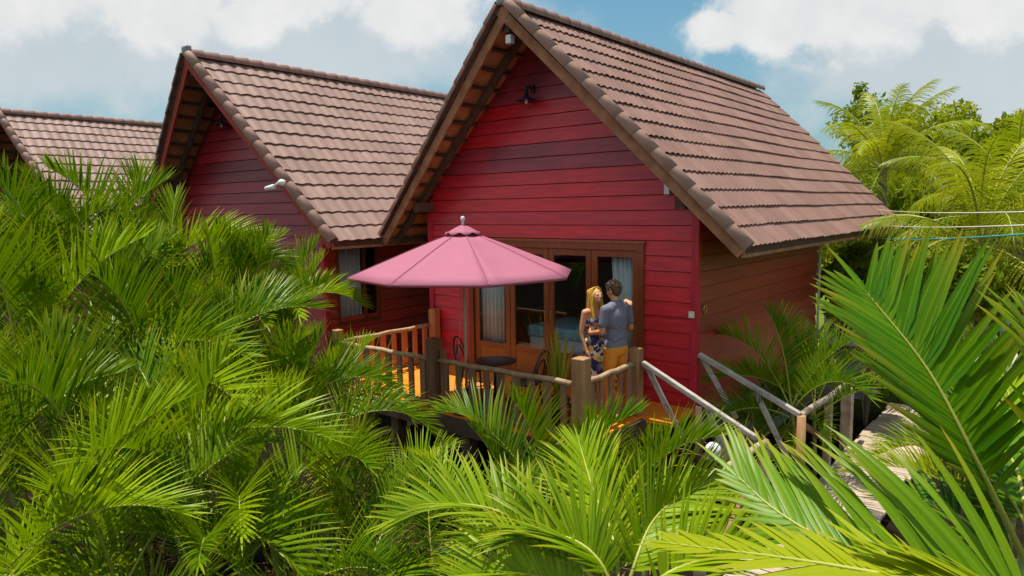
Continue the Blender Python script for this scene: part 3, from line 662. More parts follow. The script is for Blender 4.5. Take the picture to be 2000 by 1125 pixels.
mb = MB(); mb.tube([(0, 0, .06), (0, 0, 1.2), (0, 0, 2.55)], .021, 12); mb.build('pole', M['pole'], r)
mb = MB(); mb.lathe([(.20, .004), (.21, .03), (.17, .06), (.05, .075), (.034, .09), (.034, .33), (.0, .335)], (0, 0, 0), 24); mb.tube([(.02, 0, .25), (.09, 0, .25)], .012, 8); mb.build('base', M['black'], r)
mb = MB(); mb.tube([(-.02, -.03, 1.93), (-.05, -.04, 1.2), (-.10, -.06, .7), (-.16, -.10, .15), (-.15, -.1, .02)], .005, 5); mb.tube([(-.14, 0, .66), (.06, 0, .66)], .009, 6); mb.build('cord', M['rope'], r)

# ------------------------------------------------------------------ bistro table and chairs
r = empty('bistro_table', (-2.02, -1.80, 0.002), 0, 'round black bistro table behind the front railing', 'table')
mb = MB(); mb.lathe([(.0, .705), (.27, .705), (.285, .712), (.285, .725), (.27, .73), (0, .73)], (0, 0, 0), 32); mb.build('tabletop', M['black'], r)
mb = MB(); mb.tube([(0, 0, .2), (0, 0, .70)], .028, 10)
mb.build('column', M['black'], r)
for k in range(3):
    a = k*2.094+.4; u_ = V((math.cos(a), math.sin(a), 0)); mb = MB(); mb.tube([V((0, 0, .3)), u_*.14+V((0, 0, .2)), u_*.26+V((0, 0, .09)), u_*.34+V((0, 0, .02))], .018, 8); mb.build('leg', M['black'], r)
def bistro_chair(loc, rz, label):
    r = empty('bistro_chair', loc, rz, label, 'chair', 'bentwood chairs at the round table')
    mb = MB(); mb.lathe([(.0, .445), (.19, .445), (.205, .455), (.2, .468), (.17, .462), (0, .455)], (0, 0, 0), 28); mb.build('seat', M['black'], r)
    for sx, sy in ((-1, 1), (1, 1), (-1, -1), (1, -1)):
        mb = MB(); mb.tube([(sx*.13, sy*.13, .45), (sx*.15, sy*.15, .25), (sx*.185, sy*.19, .0)], .014, 8); mb.build('leg', M['black'], r)
    mb = MB(); mb.tube([(.15*math.cos(a), .15*math.sin(a), .22) for a in [i*math.pi/9 for i in range(18)]], .009, 6, closed=True); mb.build('foot_ring', M['black'], r)
    for k, (w_, h_) in enumerate(((.185, .46), (.11, .34))):
        mb = MB(); pts = []
        for i in range(21):
            a = math.pi*i/20; x = -w_*math.cos(a); z = .44+h_*(math.sin(a)**.55); pts.append((x, -.17-.12*(z-.44)/.46, z))
        mb.tube(pts, .013, 8); mb.build('back_hoop', M['black'], r)
bistro_chair((-1.62, -1.66, .002), rad(100), 'black bentwood chair with its back hoops rising right of the table')
bistro_chair((-2.72, -1.45, .002), rad(-70), 'black bentwood chair left of the table behind the umbrella pole')

# ------------------------------------------------------------------ plants: generators
class LeafMB:
    def __init__(s): s.v = []; s.f = []; s.mi = []; s.c = []
    def leaflet(s, p, d, wdir, L, Wd, g, rv, nseg=4, fold=.25, mi=0, two=True):
        d = d.normalized(); base = len(s.v); st = L/nseg; p = p.copy()
        for k in range(nseg+1):
            f = k/nseg; w_ = Wd*min(1.0, .45+f*3.2)*max(.0, (1-f))**.62*.5
            wd = (wdir-d*wdir.dot(d)); wd = wd.normalized() if wd.length > 1e-4 else d.orthogonal().normalized()
            nn = d.cross(wd)
            if two:
                s.v += [tuple(p-wd*w_+nn*w_*fold), tuple(p), tuple(p+wd*w_+nn*w_*fold)]; s.c += [(f, rv, 0, 1), (f, rv, 1, 1), (f, rv, 0, 1)]
            else:
                s.v += [tuple(p-wd*w_), tuple(p+wd*w_)]; s.c += [(f, rv, 0, 1)]*2
            p = p+d*st; d = (d+V((0, 0, -g*st*(.6+1.2*f)))).normalized()
        c = 3 if two else 2
        for k in range(nseg):
            for j in range(c-1):
                a = base+k*c+j; s.f.append((a, a+1, a+c+1, a+c)); s.mi.append(mi)
    def tube(s, pts, r, n=5, mi=1):
        base = len(s.v); N = len(pts); ref = None
        for k, p in enumerate(pts):
            t = (pts[min(k+1, N-1)]-pts[max(k-1, 0)]).normalized()
            if ref is None: ref = t.orthogonal().normalized()
            ref = (ref-t*ref.dot(t)).normalized(); b = t.cross(ref); R_ = r*(1-.8*k/(N-1))
            for i in range(n):
                a = 2*math.pi*i/n; s.v.append(tuple(p+(ref*math.cos(a)+b*math.sin(a))*R_)); s.c.append((.2, .5, 0, 1))
        for k in range(N-1):
            for i in range(n): s.f.append((base+k*n+i, base+k*n+(i+1) % n, base+(k+1)*n+(i+1) % n, base+(k+1)*n+i)); s.mi.append(mi)
    def mesh(s, name, mats):
        me = bpy.data.meshes.new(name); me.from_pydata(s.v, [], s.f)
        for m in mats: me.materials.append(m)
        me.polygons.foreach_set('material_index', s.mi); me.polygons.foreach_set('use_smooth', [True]*len(s.f))
        a = me.color_attributes.new('leaf', 'FLOAT_COLOR', 'POINT'); a.data.foreach_set('color', [x for c in s.c for x in c]); me.update()
        return me
def frond_mesh(name, pts, side_ref, rs, mats, n=38, ll=.46, lw=.034, t0=.22, vee=.55, a_base=68, a_tip=22, g=1.0, rr=.013, nseg=4, asym=(1, 1), two=True, ang=(1, 1)):
    """feather leaf: rachis through pts, two ranks of leaflets"""
    lm = LeafMB(); N = len(pts); lm.tube(pts, rr)
    def ev(t):
        x = t*(N-1); k = min(int(x), N-2); f = x-k; p = pts[k].lerp(pts[k+1], f)
        ta = (pts[min(k+1, N-1)]-pts[max(k-1, 0)]).normalized() if k > 0 else (pts[1]-pts[0]).normalized()
        tb = (pts[min(k+2, N-1)]-pts[k]).normalized(); return p, ta.lerp(tb, f).normalized()
    for i in range(n):
        for sgn in (1, -1):
            f = (i+.5*(sgn < 0)+rs.uniform(-.2, .2))/n; f = min(max(f, 0), 1); t = t0+(1-t0)*f
            if rs.random() < .045: continue
            p, T = ev(t); Sd = T.cross(side_ref).normalized(); Nn = Sd.cross(T)
            prof = (.45+.55*min(1, f/.22))*(1-.62*max(0, (f-.55)/.45)**1.3)
            L = ll*prof*rs.uniform(.86, 1.1)*(asym[0] if sgn > 0 else asym[1])
            a = rad(a_base+(a_tip-a_base)*f**1.1+rs.uniform(-5, 5))*(ang[0] if sgn > 0 else ang[1]); v_ = vee+rs.uniform(-.14, .14)
            d = T*math.cos(a)+(Sd*(sgn*math.cos(v_))+Nn*math.sin(v_))*math.sin(a)
            lm.leaflet(p, d, T, L, lw*(.75+.35*prof)*rs.uniform(.85, 1.15), g*rs.uniform(.6, 1.4), rs.random(), nseg, two=two)
    p, T = ev(.995); lm.leaflet(p, T, side_ref.cross(T), ll*.4, lw*.7, g, rs.random(), nseg, two=two)
    return lm.mesh(name, mats)
def arc_pts(L, e0, bend, rs, n=14, side=0.0, pw=1.7):
    """rachis in its own XZ plane, leaving at elevation e0 and bending down"""
    p = V((0, 0, 0)); pts = [p.copy()]
    for k in range(n):
        f = (k+.5)/n; e = rad(e0-bend*f**pw); az = side*f*f
        p = p+V((math.cos(e)*math.cos(az), math.cos(e)*math.sin(az), math.sin(e)))*(L/n); pts.append(p.copy())
    return pts
prs = random.Random(21)
VAR = {}
for e0, bend, L in ((84, 30, 1.45), (74, 62, 1.65), (62, 82, 1.75), (48, 88, 1.75), (32, 84, 1.65), (12, 72, 1.45)):
    VAR[e0] = []
    for k in range(5):
        pts = arc_pts(L*prs.uniform(.92, 1.08), e0, bend*prs.uniform(.8, 1.2), prs, side=prs.uniform(-.35, .35))
        ref = V((-math.sin(rad((e0-bend*.5)*(1 if e0 > 64 else .35))), 0, math.cos(rad((e0-bend*.5)*(1 if e0 > 64 else .35)))))
        VAR[e0].append(frond_mesh('areca_frond', pts, ref, prs, [M['yelleaf'] if k == 4 and e0 < 40 else M['areca'], M['rachis']], n=44, ll=.56, lw=.027, vee=.85 if e0 > 20 else .6, g=prs.uniform(.25, 1.1)))
drypts = arc_pts(1.3, -20, 55, prs); dry = frond_mesh('dry_frond', drypts, V((.2, 0, 1)), prs, [M['deadleaf'], M['deadleaf']], n=30, ll=.36, lw=.022, g=5)
def areca(name, label, group, heads, seed, dryn=0, elev=(84, 74, 62, 48, 48, 32), base_z=-1.0):
    """clump of areca palm: several canes, each with its crown of feather leaves"""
    rs = random.Random(seed); c = sum((V((h[0], h[1], 0)) for h in heads), V((0, 0, 0)))/len(heads)
    root = empty(name, (c.x, c.y, base_z), 0, label, 'palm', group); o0 = V((c.x, c.y, base_z))
    for hx, hy, hz, sc in heads:
        top = V((hx, hy, hz))-o0; foot = V((top.x*.45+rs.uniform(-.12, .12), top.y*.45+rs.uniform(-.12, .12), 0))
        mb = MB(); pts = [foot.lerp(top, k/6)+V((0, 0, 0)) for k in range(7)]; mb.tube(pts, lambda k: .034-.010*k, 7); mb.build('stem', M['cane'], root)
        az = rs.uniform(0, 6.28)
        for i, e in enumerate(elev):
            if e < 40 and rs.random() < .2: continue
            me = rs.choice(VAR[e]); f = bpy.data.objects.new('frond', me); COL.objects.link(f); f.parent = root
            f.location = top-V((0, 0, .035*i)); f.rotation_euler = (rs.uniform(-.15, .15), rs.uniform(-.12, .12), az+i*2.4+rs.uniform(-.3, .3)); f.scale = (sc*1.16*rs.uniform(.88, 1.12),)*3
        for i in range(dryn):
            f = bpy.data.objects.new('dry_frond', dry); COL.objects.link(f); f.parent = root; f.location = top-V((0, 0, .3)); f.rotation_euler = (0, 0, rs.uniform(0, 6.28)); f.scale = (sc,)*3
    return root
def heads(*hs):
    out = []
    for u, v, d, sc in hs:
        p = at(u, v, d); out.append((p.x, p.y, p.z, sc))
    return out
G = 'areca palms in front of the terraces'
areca('areca_palm', 'areca palm with the tallest upright fronds, before the far left roof', G, heads((185, 600, 8.8, .9), (255, 590, 9.0, .9), (105, 605, 8.6, .85)), 1)
areca('areca_palm', 'areca palm at the left edge below the farthest gable', G, heads((-40, 640, 8.6, .85), (30, 620, 9.2, .8)), 2)
areca('areca_palm', 'areca palm in front of the middle bungalow gable wall', G, heads((335, 620, 9.0, .82), (420, 660, 8.7, .8)), 3)
areca('areca_palm', 'areca palm whose fronds reach the eave beside the umbrella', G, heads((480, 665, 8.6, .78), (545, 670, 8.6, .74), (555, 720, 8.4, .68)), 104, elev=(84, 84, 74, 62, 48, 32))
areca('areca_palm', 'areca palm in the left middle with broad arching fronds', G, heads((40, 790, 7.0, .9), (160, 800, 7.3, .9)), 5)
areca('areca_palm', 'areca palm at the centre of the left thicket', G, heads((300, 820, 7.0, .9), (400, 810, 7.4, .85)), 6)
areca('areca_palm', 'areca palm left of the terrace railing', G, heads((500, 850, 7.2, .78), (575, 880, 7.0, .7), (625, 850, 7.3, .62), (655, 805, 7.7, .56)), 7)
areca('areca_palm', 'areca palm in the lower left with dark gaps around it', G, heads((50, 990, 5.8, .8), (200, 1000, 5.7, .8), (-70, 1040, 5.4, .75)), 8, 1)
areca('areca_palm', 'areca palm at the bottom of the left thicket', G, heads((350, 1020, 5.6, .8), (470, 1050, 5.6, .72), (300, 1120, 5.2, .6)), 9, 2)
areca('areca_palm', 'areca palm with arching fronds below the front railing', G, heads((640, 1010, 6.4, .66), (740, 1050, 6.6, .62), (690, 1120, 6.0, .6)), 10, 3, elev=(74, 62, 48, 48, 32, 12))
areca('areca_palm', 'areca palm at the bottom edge left of centre', G, heads((230, 1160, 4.7, .66), (60, 1160, 4.8, .66), (400, 1180, 4.7, .62), (-60, 1200, 4.4, .6)), 11, 0, elev=(74, 62, 48, 32))
areca('areca_palm', 'low areca palm at the bottom edge beside dry brown leaves', G, heads((550, 1180, 4.9, .6), (690, 1190, 5.0, .6), (850, 1150, 5.3, .58), (980, 1230, 4.8, .55)), 12, 2, elev=(62, 48, 48, 32, 12))
areca('areca_palm', 'bright areca palm standing before the square corner post', G, heads((1080, 1005, 6.1, .68), (1020, 1060, 6.2, .56), (940, 1130, 5.9, .58)), 13, 0, elev=(84, 74, 62, 48, 32))
areca('areca_palm', 'bright areca palm below the stairs with upright leaflets', G, heads((1190, 1040, 5.9, .62), (1260, 1075, 5.7, .52), (1120, 1150, 5.2, .55)), 14, 0, elev=(84, 74, 62, 48, 48))
areca('areca_palm', 'small areca palm behind the far handrail by the side wall', 'small palms by the side wall', heads((1545, 790, 9.9, .75), (1590, 800, 10.3, .7)), 15)
areca('areca_palm', 'small areca palm by the boardwalk behind the large near fronds', 'small palms by the side wall', heads((1940, 980, 6.6, .55), (1990, 930, 7.0, .6)), 16, 0, elev=(74, 62, 48, 32))

# big fronds close to the camera on the right
def hero_plant(name, label, base, specs, mats, seed):
    rs = random.Random(seed); root = empty(name, base, 0, label, 'palm', 'large palm fronds close to the camera')
    b = V(base)
    mb = MB(); mb.tube([V((0, 0, -1.0-b.z)), V((.02, .01, (-1.0-b.z)*.5)), V((0, 0, .05))], lambda k: .06-.02*k, 9); mb.build('stem', M['cane'], root)
    for s in specs:
        P = [at(*q)-b for q in s['pts']]; pts = []
        N = 14
        if s.get('from_base', True): P = [V((0, 0, 0))]+P
        # Catmull-Rom through the given points
        Q = [P[0]*2-P[1]]+P+[P[-1]*2-P[-2]]
        for k in range(len(P)-1):
            for j in range(6):
                t = j/6; p0, p1, p2, p3 = Q[k:k+4]
                pts.append(.5*((2*p1)+(p2-p0)*t+(2*p0-5*p1+4*p2-p3)*t*t+(3*p1-p0-3*p2+p3)*t**3))
        pts.append(P[-1])
        ref = s.get('ref', V((0, 0, 1))); me = frond_mesh('palm_frond', pts, V(ref).normalized(), rs, s.get('mats', mats), **s['kw'])
        o = bpy.data.objects.new('frond', me); COL.objects.link(o); o.parent = root
    return root
tocam = -FW
kwb = dict(n=30, ll=.62, lw=.052, t0=.3, vee=.25, a_base=62, a_tip=24, g=.35, rr=.014, nseg=6)
hero_plant('feather_palm', 'palm with one great frond fanning before the path at the right edge', at(2010, 1110, 3.6), [
    dict(pts=[(1915, 915, 3.35), (1812, 722, 3.3), (1690, 568, 3.35)], ref=tocam+V((0, 0, .25)), kw=dict(kwb, n=34, ll=.66, lw=.05, t0=.26, a_base=70, a_tip=44, asym=(1.0, .72), ang=(1, .5), vee=.1)),
    dict(pts=[(2080, 950, 3.3), (2120, 800, 3.3), (2060, 640, 3.4)], ref=tocam, kw=dict(kwb, ll=.5)),
    dict(pts=[(2000, 980, 3.6), (1960, 880, 3.9), (1840, 850, 4.3)], ref=V((0, 0, 1))+tocam*.5, kw=dict(kwb, ll=.4, lw=.036))], [M['bigleaf'], M['rachis']], 31)
hero_plant('feather_palm', 'palm with a broad sunlit frond sweeping left along the bottom right', at(1990, 1230, 2.9), [
    dict(pts=[(2010, 1165, 2.75), (1840, 1130, 2.75), (1660, 1080, 2.85), (1520, 1000, 3.0), (1440, 930, 3.1)], ref=tocam*.85+V((0, 0, .4)), kw=dict(kwb, n=36, ll=.66, lw=.040, t0=.06, a_base=62, a_tip=20, g=.62, asym=(1.0, .45), vee=.1, nseg=8)),
    dict(pts=[(1830, 1150, 2.6), (1600, 1100, 2.65), (1300, 1060, 2.9)], ref=V((0, 0, 1))+tocam*.3, mats=[M['yelleaf'], M['rachis']], kw=dict(kwb, n=30, ll=.34, lw=.035, t0=.2, vee=.1, a_base=45, a_tip=16)),
    dict(pts=[(1960, 1160, 2.7), (1880, 1140, 2.5), (1740, 1125, 2.45)], ref=V((0, 0, 1)), mats=[M['yelleaf'], M['rachis']], kw=dict(kwb, n=20, ll=.3, lw=.035, a_base=40))], [M['bigleaf'], M['rachis']], 32)
hero_plant('feather_palm', 'palm with fans of long leaflets at the bottom centre', at(1210, 1230, 3.7), [
    dict(pts=[(1180, 1110, 3.6), (1110, 1050, 3.65), (1010, 1045, 3.7)], ref=V((0, 0, 1))+tocam*.5, kw=dict(kwb, ll=.48, lw=.027, n=42, g=.7, vee=.7)),
    dict(pts=[(1240, 1100, 3.6), (1290, 1000, 3.8), (1400, 930, 4.0)], ref=tocam+V((0, 0, .3)), kw=dict(kwb, ll=.46, lw=.026, n=40, g=.7, vee=.6)),
    dict(pts=[(1150, 1120, 3.6), (1000, 1010, 3.8), (880, 985, 4.0), (760, 1020, 4.1)], ref=V((0, 0, 1))+tocam*.4, kw=dict(kwb, ll=.42, lw=.026, n=44, g=.9, vee=.6)),
    dict(pts=[(1200, 1060, 3.8), (1160, 960, 4.1), (1130, 860, 4.4)], ref=tocam+V((0, 0, .2)), kw=dict(kwb, ll=.42, lw=.026, n=40, g=.7, vee=.6)),
    dict(pts=[(1290, 1130, 3.5), (1390, 1090, 3.6), (1480, 1080, 3.7)], ref=V((0, 0, 1))+tocam*.4, kw=dict(kwb, ll=.42, lw=.026, n=40, g=.7, vee=.7)),
    dict(pts=[(1120, 1150, 3.6), (1010, 1120, 3.6), (900, 1130, 3.7)], ref=V((0, 0, 1))+tocam*.3, kw=dict(kwb, ll=.4, lw=.026, n=40, g=.7, vee=.7))], [M['areca'], M['rachis']], 33)
hero_plant('feather_palm', 'palm with leaflets crowding the lower right corner', at(2080, 1150, 4.4), [
    dict(pts=[(1990, 1000, 4.3), (1930, 900, 4.4), (1870, 790, 4.6)], ref=tocam, kw=dict(kwb, ll=.5, lw=.034, n=30)),
    dict(pts=[(2060, 980, 4.2), (2000, 850, 4.4), (1960, 740, 4.7)], ref=tocam+V((0, 0, .3)), kw=dict(kwb, ll=.45, lw=.034, n=28)),
    dict(pts=[(1960, 1080, 4.2), (1860, 1000, 4.3), (1740, 960, 4.5)], ref=V((0, 0, 1))+tocam*.4, kw=dict(kwb, ll=.42, lw=.034, n=28))], [M['areca'], M['rachis']], 34)

# background coconut palms
CV = []
for e0, bend in ((78, 60), (60, 80), (40, 88), (20, 85), (0, 70)):
    pts = arc_pts(2.7, e0, bend, prs, 14, prs.uniform(-.3, .3), 1.5)
    CV.append(frond_mesh('coconut_frond', pts, V((-math.sin(rad(e0-bend*.5)), 0, math.cos(rad(e0-bend*.5)))), prs, [M['coco'], M['rachis']], n=44, ll=.74, lw=.036, t0=.12, vee=-.15, a_base=74, a_tip=30, g=3.2, rr=.028, nseg=4, two=False))
def coconut(label, top, sc, seed, nf=20):
    rs = random.Random(seed); root = empty('coconut_palm', (top.x, top.y, -1.0), 0, label, 'palm tree', 'coconut palms behind the bungalow'); H = top.z+1.0
    mb = MB(); mb.tube([V((.5*(1-k/8)**2, 0, H*k/8)) for k in range(9)], lambda k: .16-.06*k, 10); mb.build('trunk', M['bark'], root)
    for i in range(nf):
        me = CV[min(4, int(i/nf*5))]; f = bpy.data.objects.new('frond', me); COL.objects.link(f); f.parent = root
        f.location = (0, 0, H); f.rotation_euler = (rs.uniform(-.12, .12), rs.uniform(-.1, .1), i*2.4+rs.uniform(-.25, .25)); f.scale = (sc*rs.uniform(.88, 1.1),)*3
coconut('coconut palm right of the roof with drooping yellow green fronds', at(1725, 330, 21), .92, 3, 26)
coconut('coconut palm at the right edge standing nearer the path', at(1915, 480, 14.5), .95, 5, 22)
coconut('low coconut palm half hidden behind the right edge palm', at(1985, 440, 17), 1.0, 8, 18)

def leafy(name, label, cat, c, r, nleaf, size, seed, mat, blobs=9, trunk=None, group=None, gapscale=.9, kind=None):
    """crown of many small leaves gathered in uneven clumps, with limbs"""
    rs = random.Random(seed); c = V(c); root = empty(name, (c.x, c.y, -1.0), 0, label, cat, group); o0 = V((c.x, c.y, -1.0))
    cl = []
    for i in range(blobs):
        d = V((rs.gauss(0, 1), rs.gauss(0, 1), rs.gauss(0, .8))).normalized()*(rs.random()**.5)*.78
        cl.append((V((d.x*r[0], d.y*r[1], d.z*r[2])), rs.uniform(.28, .5)))
    lm = LeafMB(); lim = min(r)
    for i in range(nleaf):
        q, br = cl[int(rs.random()*len(cl))]
        d = V((rs.gauss(0, 1), rs.gauss(0, 1), rs.gauss(0, 1))).normalized()*(br*rs.random()**.4)
        p = c-o0+q+V((d.x*r[0], d.y*r[1], d.z*r[2]))
        n = V((rs.gauss(0, 1), rs.gauss(0, 1), rs.gauss(.5, .8))).normalized(); a = n.orthogonal().normalized(); a = (Matrix.Rotation(rs.uniform(0, 6.28), 3, n) @ a); b = n.cross(a); s_ = size*rs.uniform(.6, 1.3)
        base = len(lm.v); lm.v += [tuple(p-a*s_), tuple(p+b*s_*.45), tuple(p+a*s_), tuple(p-b*s_*.45)]; rv = rs.random(); lm.c += [(.1, rv, 0, 1)]*4; lm.f.append((base, base+1, base+2, base+3)); lm.mi.append(0)
    me = lm.mesh('crown', [mat]); o = bpy.data.objects.new('crown' if trunk else 'foliage', me); COL.objects.link(o); o.parent = root
    mb = MB(); cc = c-o0
    if trunk: mb.tube([V((0, 0, 0)), V((.1, 0, cc.z*.5)), cc*1.0], lambda k: trunk*(1-.5*k), 9)
    for q, br in cl: mb.tube([cc*.75 if trunk else V((0, 0, 0)), cc+q*.5, cc+q], (trunk or .05)*.35, 5)
    mb.build('trunk' if trunk else 'stem', M['bark'], root)
    return root
GT = 'leafy trees on the skyline'
leafy('broadleaf_tree', 'round leafy tree behind the coconut palm right of the roof', 'tree', at(1785, 300, 30), (2.5, 2.6, 2.3), 6500, .14, 41, M['treeleaf'], 16, .2, GT)
leafy('broadleaf_tree', 'thin airy treetop showing above the coconut palm', 'tree', at(1672, 225, 33), (1.2, 1.2, 1.5), 800, .12, 42, M['treeleaf'], 9, .12, GT)
leafy('broadleaf_tree', 'tall leafy tree cut by the right edge', 'tree', at(2010, 340, 24), (2.2, 2.2, 2.2), 6000, .14, 43, M['treeleaf'], 14, .2, GT)
leafy('broadleaf_tree', 'dark leafy tree filling the gap under the coconut crowns', 'tree', at(1830, 420, 26), (3.2, 2.2, 2.0), 6000, .15, 44, M['treeleaf'], 14, .2, GT)
GS = 'shrubs behind the bungalow'
for i, (u, v, d, rx, rz_, lb) in enumerate(((1660, 545, 15, 1.2, .9, 'bright shrub just right of the back corner of the side wall'), (1760, 520, 16, 1.3, 1.0, 'yellow green shrub under the three cables'), (1850, 560, 13, 1.0, .7, 'low shrub before the nearer coconut trunk'), (1960, 560, 17, 1.5, .9, 'low shrub at the right edge beyond the path'), (1700, 600, 12.5, .8, .55, 'small shrub behind the great near frond'), (1640, 480, 21, 1.8, 1.3, 'tall pale shrub touching the roof eave from behind'))):
    leafy('shrub', lb, 'shrub', at(u, v, d), (rx, rx, rz_), 2600, .085, 60+i, M['shrubleaf'], 9, None, GS)
# far wood closing the horizon: one uncountable mass
lm = LeafMB(); frs = random.Random(77)
for i in range(16000):
    a = frs.uniform(-1.55, .35); d = frs.uniform(55, 80); hgt = 3.2+1.8*noise.noise(V((a*9, 0, 3)))+1.2*noise.noise(V((a*31, 0, 5)))
    p = V((CP.x+math.sin(a)*d, CP.y+math.cos(a)*d, -1+hgt*frs.random()**.6)); n = V((frs.gauss(0, 1), frs.gauss(0, 1), frs.gauss(.4, 1))).normalized(); u_ = n.orthogonal().normalized(); b = n.cross(u_); s_ = frs.uniform(.3, .7)
    base = len(lm.v); lm.v += [tuple(p-u_*s_), tuple(p+b*s_*.6), tuple(p+u_*s_), tuple(p-b*s_*.6)]; lm.c += [(.1, frs.random(), 0, 1)]*4; lm.f.append((base, base+1, base+2, base+3)); lm.mi.append(0)
o = bpy.data.objects.new('far_wood', lm.mesh('far_wood', [M['treeleaf']])); COL.objects.link(o); tag(o, 'distant belt of trees closing the horizon', 'wood', None, 'stuff')
# grass tufts by the path
lm = LeafMB(); frs = random.Random(78)
for i in range(9000):
    x, y = frs.uniform(4.2, 10), frs.uniform(3, 26)
    if i % 3 == 0: x, y = frs.uniform(.3, 2.4), frs.uniform(6, 24)
    if x < 5.6+(y-9)*.13 and x > 2.2-(y-3)*.03 and not x < 1.6: continue
    d = V((frs.gauss(0, .5), frs.gauss(0, .5), 1)); lm.leaflet(V((x, y, -1.02)), d, V((1, 0, 0)), frs.uniform(.12, .3), .03, 1.5, frs.random(), 2, two=False)
o = bpy.data.objects.new('grass', lm.mesh('grass', [M['shrubleaf']])); COL.objects.link(o); tag(o, 'bright green grass along the concrete path', 'grass', None, 'stuff')

def rosette(name, label, cat, loc, n, L, Wd, g, mat, seed, emin=20, emax=85, pot=None, group=None):
    rs = random.Random(seed); root = empty(name, loc, 0, label, cat, group); lm = LeafMB()
    for i in range(n):
        f = i/n; a = i*2.4+rs.uniform(-.3, .3); e = rad(emin+(emax-emin)*(1-f)); d = V((math.cos(a)*math.cos(e), math.sin(a)*math.cos(e), math.sin(e)))
        lm.leaflet(V((d.x*.03, d.y*.03, .25 if pot else .02)), d, V((-math.sin(a), math.cos(a), 0)), L*rs.uniform(.7, 1.15), Wd*rs.uniform(.8, 1.2), g, rs.random(), 6)
    o = bpy.data.objects.new('foliage', lm.mesh('foliage', [mat])); COL.objects.link(o); o.parent = root
    if pot:
        mb = MB(); mb.lathe([(.10, .0), (.135, .05), (.155, .24), (.165, .25), (.165, .275), (.15, .275), (.145, .24), (0, .235)], (0, 0, 0), 24); mb.build('pot', pot, root)
    return root
rosette('potted_plant', 'potted plant with tall yellow green sword leaves at the railing', 'potted plant', (-1.0, -1.76, .004), 26, .92, .06, .05, M['swordleaf'], 5, 74, 89, M['black'])
rosette('potted_plant', 'second potted sword leaf plant, behind the corner post left of the woman', 'potted plant', (-1.22, -1.5, .004), 18, .8, .055, .08, M['swordleaf'], 15, 70, 88, M['black'])
p = at(1440, 800, 8.9); rosette('spider_plant', 'arching yellow striped plant between the two handrails', 'plant', (p.x, p.y, -.75), 34, 1.0, .04, 1.5, M['swordleaf'], 6, 40, 85)
p = at(1592, 700, 11.0); rosette('cycad', 'dark spiky plant at the far end of the side wall', 'plant', (.32, 4.6, -.45), 44, .85, .045, .5, M['darkleaf'], 7, 15, 85)
areca('areca_palm', 'low dark areca palm between the far handrail and the house corner', 'small palms by the side wall', [(.55, .75, -.55, .62), (.75, 1.5, -.5, .62)], 35, 0, elev=(74, 62, 48, 48, 32))
rosette('cycad', 'dark spiky plant midway along the side wall', 'plant', (.35, 2.2, -.5), 40, .85, .045, .4, M['darkleaf'], 9, 20, 85)
rosette('cordyline', 'yellow leaved plant at the left end of the front railing', 'plant', (-4.35, -2.42, -1.0), 26, 1.9, .06, .12, M['swordleaf'], 8, 62, 88)
# dry leaf litter under the palms
lm = LeafMB(); frs = random.Random(79)
for i in range(1100):
    p = V((frs.uniform(-4.5, 1.0), frs.uniform(-5.5, -2.5), -1.0+frs.uniform(0, .06))); a = frs.uniform(0, 6.28); lm.leaflet(p, V((math.cos(a), math.sin(a), .15)), V((-math.sin(a), math.cos(a), 0)), frs.uniform(.08, .3), .02, 1, frs.random(), 2, two=False)
o = bpy.data.objects.new('leaf_litter', lm.mesh('leaf_litter', [M['deadleaf']])); COL.objects.link(o); tag(o, 'dry brown leaf litter on the soil under the palms', 'leaf litter', None, 'stuff')

# cables
for (u0, v0, d0), (u1, v1, d1), m, lb in (((1690, 405, 20.0), (2080, 412, 5.6), 'wire_c', 'uppermost of the cables right of the roof, pale and thin'), ((1690, 435, 19.6), (2080, 437, 5.4), 'wire_c', 'cream cable just above the teal one'), ((1690, 462, 19.6), (2080, 452, 5.4), 'wire_t', 'teal cable, lowest of the three')):
    a, b = at(u0, v0, d0), at(u1, v1, d1); mb = MB(); mb.tube([a.lerp(b, k/12)-V((0, 0, .06*4*(k/12)*(1-k/12))) for k in range(13)], .007, 6); tag(mb.build('power_cable', M[m]), lb, 'cable', 'cables strung right of the roof')

# ------------------------------------------------------------------ people
def skin_mat(name, c):
    m, t, b, o = new_mat(name); n = t.noise(coords(t), 10, 3); t.l(t.mix(n, tuple(x*.9 for x in c)+(1,), tuple(min(1, x*1.06) for x in c)+(1,)), b.inputs['Base Color'])
    b.inputs['Roughness'].default_value = .5; b.inputs['Subsurface Weight'].default_value = .12; b.inputs['Subsurface Radius'].default_value = (.02, .008, .004); return m
M['skin_w'] = skin_mat('warm_skin', (.70, .34, .18)); M['skin_m'] = skin_mat('tanned_skin', (.62, .27, .12)); M['lips'] = plain('lips', (.55, .12, .10), .4); M['eye'] = plain('eye', (.05, .035, .03), .3)
M['shirt'] = cloth_mat('grey_shirt', (.17, .165, .215), (.1, .1, .12), .03); M['pants'] = cloth_mat('orange_trousers', (.72, .26, .02), (.4, .15, .02), .03)
def dress_mat():
    m, t, b, o = new_mat('patterned_dress'); vo = t.n('ShaderNodeTexVoronoi'); vo.inputs['Scale'].default_value = 17; t.l(t.vmath('ADD', coords(t), t.vmath('MULTIPLY', t.n('ShaderNodeTexNoise', i_Scale=9.0).outputs['Color'], (.12, .12, .12))), vo.inputs['Vector'])
    s = t.n('ShaderNodeSeparateColor'); t.l(vo.outputs['Color'], s.inputs[0])
    t.l(t.ramp(s.outputs[0], [(0, (.02, .025, .09)), (.22, (.80, .78, .72)), (.56, (.05, .06, .20)), (.66, (.78, .24, .05)), (.78, (.72, .52, .12)), (.88, (.20, .22, .42))], 'CONSTANT'), b.inputs['Base Color']); b.inputs['Roughness'].default_value = .8; return m
M['dress'] = dress_mat()
